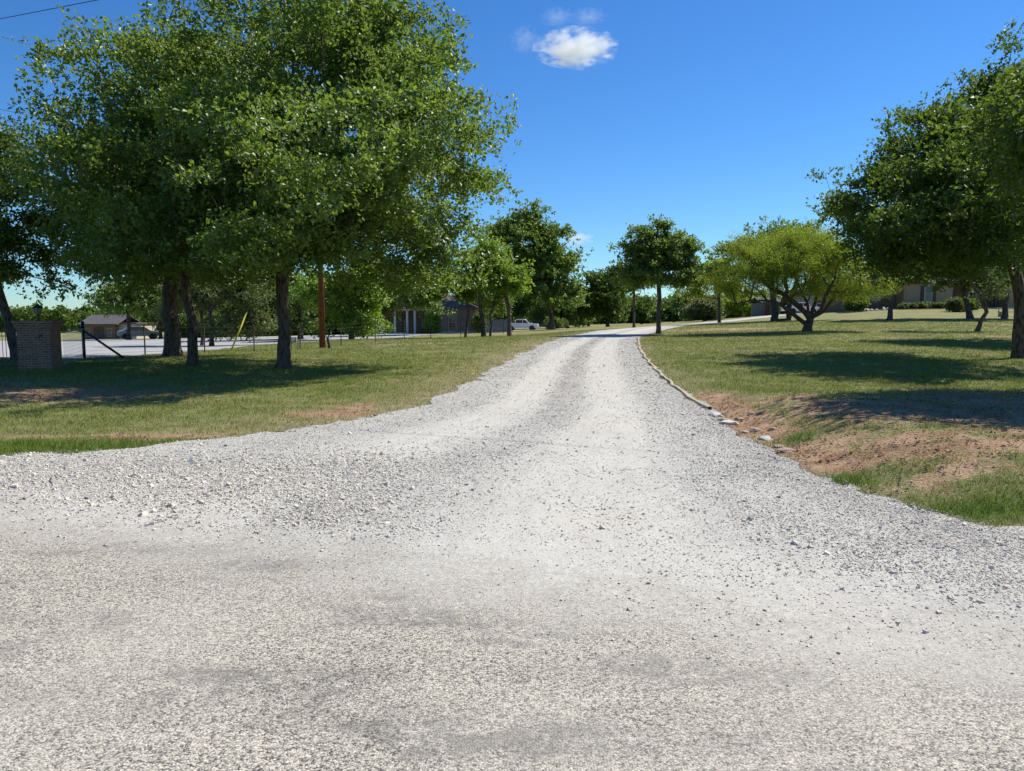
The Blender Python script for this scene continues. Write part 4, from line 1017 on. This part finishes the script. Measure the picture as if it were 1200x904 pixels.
def hip_roof(root, x0, x1, y0, y1, z, h, mat, ov=.45, name='roof', fascia='whitep'):
    x0 -= ov; x1 += ov; y0 -= ov; y1 += ov; m = (y1 - y0) / 2; r0, r1 = x0 + m, x1 - m
    if r0 > r1: r0 = r1 = (x0 + x1) / 2
    ym = (y0 + y1) / 2; t = .16
    vs = [(x0, y0, z), (x1, y0, z), (x1, y1, z), (x0, y1, z), (x0, y0, z + t), (x1, y0, z + t), (x1, y1, z + t), (x0, y1, z + t), (r0, ym, z + t + h), (r1, ym, z + t + h)]
    MB().add(vs, [(3, 2, 1, 0), (0, 1, 5, 4), (1, 2, 6, 5), (2, 3, 7, 6), (3, 0, 4, 7), (4, 5, 9, 8), (5, 6, 9), (6, 7, 8, 9), (7, 4, 8)]).build(name, M[mat], root)
def gable_roof_x(root, x0, x1, y0, y1, z, h, mat, ov=.35):
    """ridge along x"""
    m = MB(); ym = (y0 + y1) / 2; y0 -= ov; y1 += ov; x0 -= ov; x1 += ov
    vs = []
    for x in (x0, x1): vs += [(x, y0, z), (x, ym, z + h), (x, y1, z), (x, y1, z + .14), (x, ym, z + h + .14), (x, y0, z + .14)]
    m.add(vs, [(0, 1, 4, 5), (1, 2, 3, 4), (11, 10, 7, 6), (10, 9, 8, 7), (5, 4, 10, 11), (4, 3, 9, 10), (0, 6, 7, 1), (1, 7, 8, 2), (0, 5, 11, 6), (2, 8, 9, 3)])
    m.build('roof', M[mat], root)

# left brick house behind the porch columns
k = 87 / F
hx = lambda px: (px - 500) * k
b = gp(500, 87); h1 = empty('brick_house', b, 'low brown brick house with white porch columns behind the left trees', 'house')
MB().box(hx(405), hx(511), 3.0, 11, -.4, 2.9).build('porch_wall', M['brickdk'], h1)
MB().box(hx(511) + .004, hx(556), 0, 11, -.4, 2.9).build('wall', M['brickred'], h1)
MB().box(hx(425), hx(476), .1, 2.99, -.4, .12).build('porch_floor', M['whitep'], h1)
for px in (433, 447, 462.5, 477, 486): 
    c = MB().box(hx(px) - .13, hx(px) + .13, .35, .61, -.2 if px > 476 else .121, 2.62).box(hx(px) - .18, hx(px) + .18, .30, .66, 2.621, 2.74); c.build('column', M['whitep'], h1, bevel=.02)
MB().box(hx(425), hx(509), .25, 2.99, 2.745, 2.9).build('porch_beam', M['whitep'], h1)
hip_roof(h1, hx(405), hx(556), 0, 11, 2.905, 2.6, 'roofb')
gx0, gx1 = hx(462), hx(484)
MB().prism([(gx0 - .5, 3.3), (gx1 + .5, 3.3), ((gx0 + gx1) / 2, 5.3)], -.2, 4).build('porch_gable', M['roofb'], h1)
window(h1, hx(526.5), hx(534.5), .35, 2.4, 0, 'cream')
window(h1, hx(492), hx(498), .8, 2.2, 3.0, 'whitep')
dr2 = MB().box(hx(467), hx(474), 2.93, 2.996, .121, 2.25).build('door', M['door'], h1); MB().rod((hx(473), 2.92, 1.1), (hx(473), 2.85, 1.1), .04).build('handle', M['galv'], dr2)
MB().box(hx(540), hx(547), 7, 8, 4, 6.6).build('chimney', M['brickred'], h1)
window(h1, hx(437), hx(443), .8, 2.2, 3.0, 'whitep')
# pale end wall and board fence
f = empty('board_fence', gp(557, 86), 'pinkish upright board fence between the brick wing and the pickup', 'fence')
L = (600 - 557) * k; m = MB(); n = int(L / .155)
for i in range(n):
    m.box(i * .155, i * .155 + .147, 0, .025, -.3, 1.55 + .03 * math.sin(i * 1.7))
m.build('boards', M['fencew'], f); MB().box(0, L, .026, .08, .3, .4).box(0, L, .026, .08, 1.15, 1.25).build('rail', M['fencew'], f)
for px in (555.5,): MB().box(-.18, -.02, -.05, .1, -.3, 2.1).build('post', M['cream'], f)
# stone edging in front of the house
m = MB()
for i in range(14):
    x = hx(505) + i * .62; m.box(x - hx(505), x - hx(505) + .55, 0, .4, -.2, .22 + .05 * ((i * 7) % 3))
o = m.build('stone_planter', M['limest'], None, bevel=.03); o.location = gp(512, 82); tag(o, 'low pale stone planter edge before the brick wing', 'planter')

# right tan brick house
k2 = 85 / F
h2x = lambda px: (px - 1085) * k2
b = gp(1085, 85); h2 = empty('tan_house', b, 'long tan brick house with dark shutters under the dark trees at right', 'house')
MB().box(h2x(1056), h2x(1112.5), 0, 10, -.6, 2.75).build('wall', M['bricktan'], h2)
MB().box(h2x(1002), h2x(1056) - .004, 1.6, 10, -.6, 2.7).build('side_wall', M['brickdk'], h2)
MB().box(h2x(1112.5) + .004, h2x(1180), 2.6, 10, -.6, 2.7).build('recessed_wall', M['brickdk'], h2)
MB().box(h2x(1180) + .004, h2x(1290), .3, 10, -.6, 2.72).build('end_wall', M['bricktan'], h2)
window(h2, h2x(1080.5), h2x(1088), .75, 2.45, 0, 'cream', 'shutter', t=.1)
window(h2, h2x(1027), h2x(1036), .9, 2.0, 1.6, 'whitep'); window(h2, h2x(1014), h2x(1020), .9, 2.0, 1.6, 'whitep')
window(h2, h2x(1195), h2x(1204), .8, 2.2, .3, 'whitep', 'shutter')
window(h2, h2x(1145), h2x(1158), .6, 2.2, 2.6, 'whitep')
dd2 = MB().box(h2x(1122), h2x(1131), 2.53, 2.596, 0, 2.15).build('door', M['door'], h2); MB().rod((h2x(1130), 2.52, 1.05), (h2x(1130), 2.45, 1.05), .04).build('handle', M['galv'], dd2)
for px in (1114.5, 1140, 1165, 1178): MB().box(h2x(px) - .08, h2x(px) + .08, .2, .36, -.4, 2.7).build('porch_post', M['door'], h2)
MB().box(h2x(1113), h2x(1180), .1, 2.59, -.5, .08).build('porch_floor', M['greysid'], h2)
hip_roof(h2, h2x(1002), h2x(1290), 0, 10, 2.76, 2.7, 'roofg', .5)
m = MB().box(-.3, .3, -.3, .3, 0, 1.2); o = m.build('chimney', M['bricktan'], h2); o.location = (h2x(1130), 5, 5.0)

# pale garage with carport and grey shed
b = gp(970, 104); k3 = 104 / F; g3 = lambda px: (px - 970) * k3
h3 = empty('garage_building', b, 'pale flat roofed garage with an open carport behind the mesquite', 'building')
MB().box(g3(951), g3(985), 0, 7, -1.0, 2.35).build('wall', M['greysid'], h3)
MB().box(g3(948), g3(1003), -.5, 7.4, 2.36, 2.62).build('roof', M['roofg'], h3)
MB().box(g3(988) , g3(1000), -.45, -.40, 2.1, 2.35).build('fascia_board', M['cream'], h3)
for px in (986.5, 1001): MB().rod((g3(px), -.3, -1), (g3(px), -.3, 2.36), .07, n=6).build('post', M['door'], h3)
MB().box(g3(973), g3(979), -.05, -.004, -.6, 0.5).build('door', simple('blue_grey_panel', (.2, .27, .4)), h3)
window(h3, g3(955), g3(961), .6, 1.6, 0, 'whitep')
b = gp(892, 112); h4 = empty('grey_shed', b, 'small grey brown gabled shed at the far end of the drive', 'shed')
k4 = 112 / F; g4 = lambda px: (px - 892) * k4
MB().box(g4(891), g4(912), 0, 5, -.8, 1.9).build('wall', simple('brown_grey_siding', (.15, .13, .11)), h4); gable_roof_x(h4, g4(891), g4(912), 0, 5, 1.905, .8, 'roofg')
MB().box(g4(895), g4(900), -.05, -.004, -.2, 1.7).build('door', M['door'], h4)
window(h4, g4(903), g4(906), .7, 1.4, 0, 'door')

# far cabin on the left
b = gp(117, 92); h5 = empty('cabin', b, 'far brown cabin with a grey gabled roof and cream wing beyond the side drive', 'cabin')
k5 = 92 / F; g5 = lambda px: (px - 117) * k5
MB().box(g5(97), g5(137), 0, 6, -.5, 1.75).build('wall', M['brickdk'], h5)
gable_roof_x(h5, g5(97), g5(137), 0, 6, 1.755, 1.15, 'roofg')
MB().box(g5(137) + .005, g5(158), .6, 6, -.5, 1.9).build('wing_wall', M['cream'], h5)
MB().box(g5(136.5), g5(160), .3, 6.2, 1.905, 2.05).build('wing_roof', M['roofg'], h5)
MB().box(g5(136.6), g5(137.8), -.08, -.004, -.3, 1.75).build('corner_post', M['door'], h5)
dd3 = MB().box(g5(111), g5(116.7), -.05, -.004, -.2, 1.5).build('door', M['door'], h5); MB().rod((g5(116), -.06, .6), (g5(116), -.12, .6), .03).build('handle', M['galv'], dd3)
dd3 = MB().box(g5(117), g5(123), -.05, -.004, -.2, 1.5).build('door', M['door'], h5); MB().rod((g5(117.6), -.06, .6), (g5(117.6), -.12, .6), .03).build('handle', M['galv'], dd3)
window(h5, g5(128), g5(132), .4, 1.3, 0, 'greysid'); window(h5, g5(103), g5(106), .4, 1.3, 0, 'greysid')

# ------------------------------------------------------------------ vehicles
def wheel(root, x, y, r=.38, w=.24, s=1):
    wr = MB().lathe([(r * .62, -w / 2), (r * .95, -w / 2), (r, -w * .35), (r, w * .35), (r * .95, w / 2), (r * .62, w / 2)], (x, y, r), 20, 'y').build('wheel', M['tyre'], root, True)
    MB().lathe([(r * .62, -w * .4), (r * .62, w * .4)], (x, y, r), 16, 'y').build('rim', M['rim'], wr)
def vehicle(name, label, cat, loc, rz, prof, glassp, paint, W, wheels, extra=None):
    root = empty(name, loc, label, cat, rz=rz)
    o = MB().prism(prof, -W / 2, W / 2).build('body', M[paint], root, bevel=.06)
    # wheel arches
    for x, r in wheels:
        for s in (-1, 1): MB().lathe([(r * 1.16, -.012), (r * 1.16, .012)], (x, s * (W / 2 + .0), r), 18, 'y').build('wheel_arch', M['black'], root)
        for s in (-1, 1): wheel(root, x, s * (W / 2 - .08), r)
    for gl in glassp:
        for s in (-1, 1):
            m = MB(); y = s * (W / 2 + .004); n = len(gl)
            m.add([(x, y, z) for x, z in gl] + [(x, y + s * .006, z) for x, z in gl], [tuple(range(n)), tuple(range(2 * n - 1, n - 1, -1))] + [((i + 1) % n, i, n + i, n + (i + 1) % n) for i in range(n)])
            m.build('side_window', M['glass'], root)
    return root
truck_prof = [(-2.9, .5), (2.85, .45), (2.95, .62), (2.9, 1.12), (1.75, 1.2), (1.55, 1.24), (.85, 1.86), (.6, 1.92), (-.75, 1.92), (-.98, 1.84), (-1.02, 1.3), (-2.9, 1.28)]
b = gp(611, 128)
t_ = vehicle('pickup_truck', 'white crew cab pickup parked behind the young trees beside the drive', 'pickup truck', b, R(-8), truck_prof,
             [[(1.35, 1.3), (.78, 1.8), (.35, 1.82), (.35, 1.28)], [(.25, 1.28), (.25, 1.82), (-.8, 1.82), (-.88, 1.28)]], 'carw', 1.95, [(1.9, .42), (-1.75, .42)])
MB().box(2.9, 2.97, -.8, -.5, .8, 1.0).build('headlight', M['lampg'], t_); MB().box(2.9, 2.97, .5, .8, .8, 1.0).build('headlight', M['lampg'], t_)
MB().box(-2.95, -2.905, -.9, -.75, .9, 1.2).build('tail_light', M['red'], t_); MB().box(2.9, 3.05, -.95, .95, .45, .68).build('bumper', M['galv'], t_)
MB().add([(1.62, -.8, 1.24), (1.62, .8, 1.24), (.93, .75, 1.85), (.93, -.75, 1.85), (1.5, 0, 1.2)], [(0, 1, 2, 3)]).build('windscreen', M['glass'], t_)
MB().box(-.55, -.35, -.99, -.976, .98, 1.03).build('door_handle', M['black'], t_)
car_prof = [(-2.2, .35), (2.2, .35), (2.28, .6), (2.1, .85), (1.2, .95), (.55, 1.4), (.2, 1.46), (-1.0, 1.44), (-1.75, 1.0), (-2.2, .95), (-2.28, .6)]
cg_ = [[(1.0, .97), (.48, 1.36), (.0, 1.38), (.0, .95)], [(-.08, .95), (-.08, 1.38), (-.95, 1.36), (-1.5, .98)]]
b = gp(936, 100); t_ = vehicle('parked_car', 'pale grey car parked beside the garage behind the mesquite trunk', 'car', b, R(5), car_prof, cg_, 'carw', 1.8, [(1.4, .33), (-1.4, .33)])
b = gp(164, 86); t_ = vehicle('parked_car', 'silver car parked by the far cabin beyond the side drive', 'car', b, R(30), car_prof, cg_, 'cars', 1.8, [(1.4, .33), (-1.4, .33)])
b = gp(643, 116); tr_ = empty('utility_trailer', b, 'small dark green low trailer parked on the grass right of the pickup', 'trailer')
MB().box(-1.2, .9, -.7, .7, .42, .5).box(-1.2, -1.1, -.7, .7, .501, .85).box(-1.1, .9, -.7, -.64, .501, .72).box(-1.1, .9, .64, .7, .501, .72).build('bed', M['green'], tr_)
MB().rod((.9, 0, .45), (2.0, 0, .3), .05).rod((.9, -.5, .45), (1.7, 0, .36), .04).rod((.9, .5, .45), (1.7, 0, .36), .04).build('tow_bar', M['black'], tr_)
for s in (-.82, .82): wheel(tr_, -.1, s, .34, .2)

# bench by the right house
b = gp(1182, 66); be = empty('plank_bench', b, 'weathered plank bench under the dark oak by the right house', 'bench')
MB().box(-1.1, 1.1, -.2, .2, .42, .47).build('seat', M['plank'], be); MB().box(-1.1, 1.1, .2, .25, .7, .85).build('backrest', M['plank'], be)
for sx in (-.95, .9): MB().box(sx, sx + .07, -.15, .25, -.1, .419).box(sx, sx + .07, .251, .3, -.1, .84).build('leg', M['plank'], be)

# landscape stones before the tan house
def rock(name, label, x, y, r, mat, seed, fl=.55, group=None, cat='rock'):
    rs = np.random.default_rng(seed)
    import bmesh
    bm = bmesh.new(); bmesh.ops.create_icosphere(bm, subdivisions=2, radius=1)
    a, b2, c = rs.uniform(.75, 1.35), rs.uniform(.6, 1), fl * rs.uniform(.8, 1.2)
    for v in bm.verts:
        n = mnoise.noise(v.co * 1.3 + Vector((seed * 3.1, 0, 0))); v.co *= 1 + .45 * n
        v.co = Vector((v.co.x * a, v.co.y * b2, max(v.co.z, -.5) * c)) * r
    me = bpy.data.meshes.new(name); bm.to_mesh(me); bm.free(); me.materials.append(M[mat])
    o = link(bpy.data.objects.new(name, me)); o.location = (x, y, tz(x, y) + r * fl * .25); o.rotation_euler = (0, 0, rs.uniform(0, 6.28))
    return tag(o, label, cat, group)
for i, px in enumerate((1005, 1009.5, 1014, 1019, 1025, 1033, 1040)):
    x, y = (px - 600) / F * 82, 82
    rock('landscape_stone', 'pale rounded border stone in the row along the left part of the tan house', x, y, rng.uniform(.2, .35), 'limest', 200 + i, .7, 'border stones along the tan house', 'stone')

# edging along the right side of the drive: pale kerb, then broken chunks
kpts = [p for p in Red[:6]]
kp = []
for a, b2 in zip(kpts[:-1], kpts[1:]):
    n = max(2, int(math.dist(a, b2) / .5))
    for i in range(n): kp.append((a[0] + (b2[0] - a[0]) * i / n, a[1] + (b2[1] - a[1]) * i / n))
kp.append(kpts[-1])
kp = np.array(kp); ktan = unit(np.gradient(kp, axis=0)); kn = np.stack([-ktan[:, 1], ktan[:, 0]], -1)
if (kn[:, 0].mean() < 0): kn = -kn
prof = [(0, -.1), (0, .035), (.012, .05), (.06, .055), (.075, .04), (.075, -.1)]
V = []
for i, (p, nn) in enumerate(zip(kp, kn)):
    z = tz(p[0] - nn[0] * .1, p[1]) ; wob = .03 * math.sin(i * 1.3) + .02 * math.sin(i * 3.7); zz = .012 * math.sin(i * 2.1)
    for u_, v_ in prof: V.append((p[0] + nn[0] * (u_ + wob - .05), p[1] + nn[1] * (u_ + wob - .05), z + v_ + zz))
m_ = len(prof); Fk = [(i * m_ + j, i * m_ + (j + 1) % m_, (i + 1) * m_ + (j + 1) % m_, (i + 1) * m_ + j) for i in range(len(kp) - 1) for j in range(m_)]
o = npmesh('kerb_edging', V, Fk, M['kerb']); tag(o, 'thin pale tan kerb edging curving along the right side of the drive', 'kerb')
for i, (px, py, r_, mt) in enumerate([(838, 488, .13, 'limest'), (846, 493, .11, 'kerb'), (854, 497, .12, 'limest'), (866, 492, .09, 'rock'), (872, 507, .07, 'rock'), (884, 506, .10, 'rock'), (897, 515, .13, 'limest'), (912, 524, .08, 'rock'), (922, 530, .10, 'rock'), (880, 490, .07, 'rock'), (905, 508, .06, 'rock')]):
    x, y = ground_at(px, py)
    lab = ['flat pale broken kerb chunk where the edging ends', 'tan broken kerb chunk between two pale ones', 'third pale broken kerb chunk after the edging ends', 'small reddish stone above the broken kerb chunks', 'small reddish stone on the washed edge below the kerb chunks',
           'larger reddish stone sunk in the washed edge', 'largest pale slab lying on the washed edge', 'small reddish stone right of the largest pale slab', 'last reddish stone before the grass tuft on the edge', 'small reddish stone up on the bank above the edge', 'tiny reddish stone on the bank over the pale slab'][i]
    rock('edge_stone', lab, x, y, r_, mt, 300 + i, .4, 'stones along the washed out drive edge', 'stone')
# fallen sticks on the red soil
for i, (pa, pb, lab) in enumerate([((1075, 521), (1105, 523), 'thin fallen stick lying on the red soil near its shaded part'), ((1148, 520), (1152, 512), 'short upright twig sticking out of the red soil'), ((1085, 470), (1110, 474), 'fallen stick in the shade of the right lawn')]):
    a = ground_at(*pa); c_ = ground_at(*pb); m = MB(); za, zb = tz(*a), tz(*c_)
    if i == 1: m.rod((0, 0, -.02), (.05, .02, .14), .006, .003, 5).rod((.02, .01, .05), (-.05, 0, .11), .004, .002, 4)
    else: m.rod((0, 0, 0), (c_[0] - a[0], c_[1] - a[1], zb - za), .009, .005, 5).rod(((c_[0] - a[0]) * .5, (c_[1] - a[1]) * .5, (zb - za) * .5), ((c_[0] - a[0]) * .6, (c_[1] - a[1]) * .5 + .1, (zb - za) * .5 + .03), .004, .002, 4)
    o = m.build('fallen_stick', M['litter']); o.location = (a[0], a[1], za + .012); tag(o, lab, 'stick', 'fallen sticks')

# ------------------------------------------------------------------ clouds
def cloud_mat(name, dens, scale, lo):
    m = bpy.data.materials.new(name); m.use_nodes = True; t = m.node_tree; t.nodes.clear()
    N = t.nodes.new; out = N('ShaderNodeOutputMaterial'); v = N('ShaderNodeVolumePrincipled'); tc = N('ShaderNodeTexCoord')
    ln = N('ShaderNodeVectorMath'); ln.operation = 'LENGTH'; t.links.new(tc.outputs['Object'], ln.inputs[0])
    nz = N('ShaderNodeTexNoise'); nz.inputs['Scale'].default_value = scale; nz.inputs['Detail'].default_value = 6; nz.inputs['Roughness'].default_value = .62
    t.links.new(tc.outputs['Object'], nz.inputs['Vector'])
    a = N('ShaderNodeMath'); a.operation = 'MULTIPLY_ADD'; t.links.new(nz.outputs[0], a.inputs[0]); a.inputs[1].default_value = 3.4; a.inputs[2].default_value = -1.1
    s = N('ShaderNodeMath'); s.operation = 'SUBTRACT'; t.links.new(a.outputs[0], s.inputs[0]); t.links.new(ln.outputs['Value'], s.inputs[1])
    mr = N('ShaderNodeMapRange'); t.links.new(s.outputs[0], mr.inputs[0]); mr.inputs[1].default_value = lo; mr.inputs[2].default_value = lo + .45; mr.inputs[3].default_value = 0; mr.inputs[4].default_value = dens
    t.links.new(mr.outputs[0], v.inputs['Density']); v.inputs['Color'].default_value = (1, 1, 1, 1); v.inputs['Anisotropy'].default_value = 0
    t.links.new(v.outputs[0], out.inputs['Volume']); return m
cm = cloud_mat('cumulus_vapour', .05, 2.2, -.30); cm2 = cloud_mat('thin_vapour', .008, 2.6, -.3)
cm3 = cloud_mat('low_thin_vapour', .03, 2.2, -.3)
import bmesh
for i, (px, py, rx, ry, mt, lab) in enumerate([(675, 57, 44, 19, cm, 'small bright white cumulus cloud near the top of the sky'), (615, 47, 16, 16, cm2, 'faint wisp left of the bright cumulus'),
                                                (653, 20, 18, 10, cm2, 'faint wisp above the left half of the cumulus'), (690, 20, 20, 9, cm2, 'faint wisp above the right half of the cumulus'), (675, 280, 20, 9, cm3, 'low thin cloud just right of the tall dark green tree')]):
    D = 1200; c = pt(px, py, D); s = D / F
    bm = bmesh.new(); bmesh.ops.create_icosphere(bm, subdivisions=3, radius=1.15); me = bpy.data.meshes.new('cloud'); bm.to_mesh(me); bm.free(); me.materials.append(mt)
    o = link(bpy.data.objects.new('cloud', me)); o.location = c; o.scale = (rx * s, rx * s * .7, ry * s); tag(o, lab, 'cloud')

# ------------------------------------------------------------------ light
EL = R(50); sdir = Vector((.87, .5, 0)).normalized() * math.cos(EL) + Vector((0, 0, math.sin(EL)))
sl = bpy.data.lights.new('sun', 'SUN'); sl.energy = 5.0; sl.angle = R(.53); sl.color = (1, .95, .85)
so = bpy.data.objects.new('sun', sl); COL.objects.link(so); so.rotation_euler = sdir.to_track_quat('Z', 'Y').to_euler()
w = bpy.data.worlds.new('World'); sc.world = w; w.use_nodes = True; nt = w.node_tree
sky = nt.nodes.new('ShaderNodeTexSky'); sky.sky_type = 'NISHITA'; sky.sun_disc = False
sky.sun_elevation = EL; sky.sun_rotation = math.atan2(sdir.x, sdir.y)
sky.altitude = 300; sky.air_density = 1.0; sky.dust_density = .1; sky.ozone_density = 2.0
bg = nt.nodes['Background']; bg.inputs[1].default_value = .095
hs = nt.nodes.new('ShaderNodeHueSaturation'); hs.inputs['Saturation'].default_value = 1.24; nt.links.new(sky.outputs[0], hs.inputs['Color']); 
tn = nt.nodes.new('ShaderNodeMix'); tn.data_type = 'RGBA'; tn.blend_type = 'MULTIPLY'; tn.inputs[0].default_value = 1; tn.inputs[7].default_value = (.565, .84, 1.12, 1)
nt.links.new(hs.outputs[0], tn.inputs[6]); nt.links.new(tn.outputs[2], bg.inputs[0])
sc.view_settings.view_transform = 'Standard'; sc.view_settings.look = 'None'; sc.view_settings.exposure = .42; sc.view_settings.gamma = 1
sc.view_settings.use_curve_mapping = False
sc.cycles.max_bounces = 6; sc.cycles.diffuse_bounces = 3; sc.cycles.glossy_bounces = 2; sc.cycles.transmission_bounces = 3; sc.cycles.volume_bounces = 12
sc.cycles.use_denoising = True; sc.cycles.caustics_reflective = False; sc.cycles.caustics_refractive = False
sc.cycles.volume_step_rate = 2.0
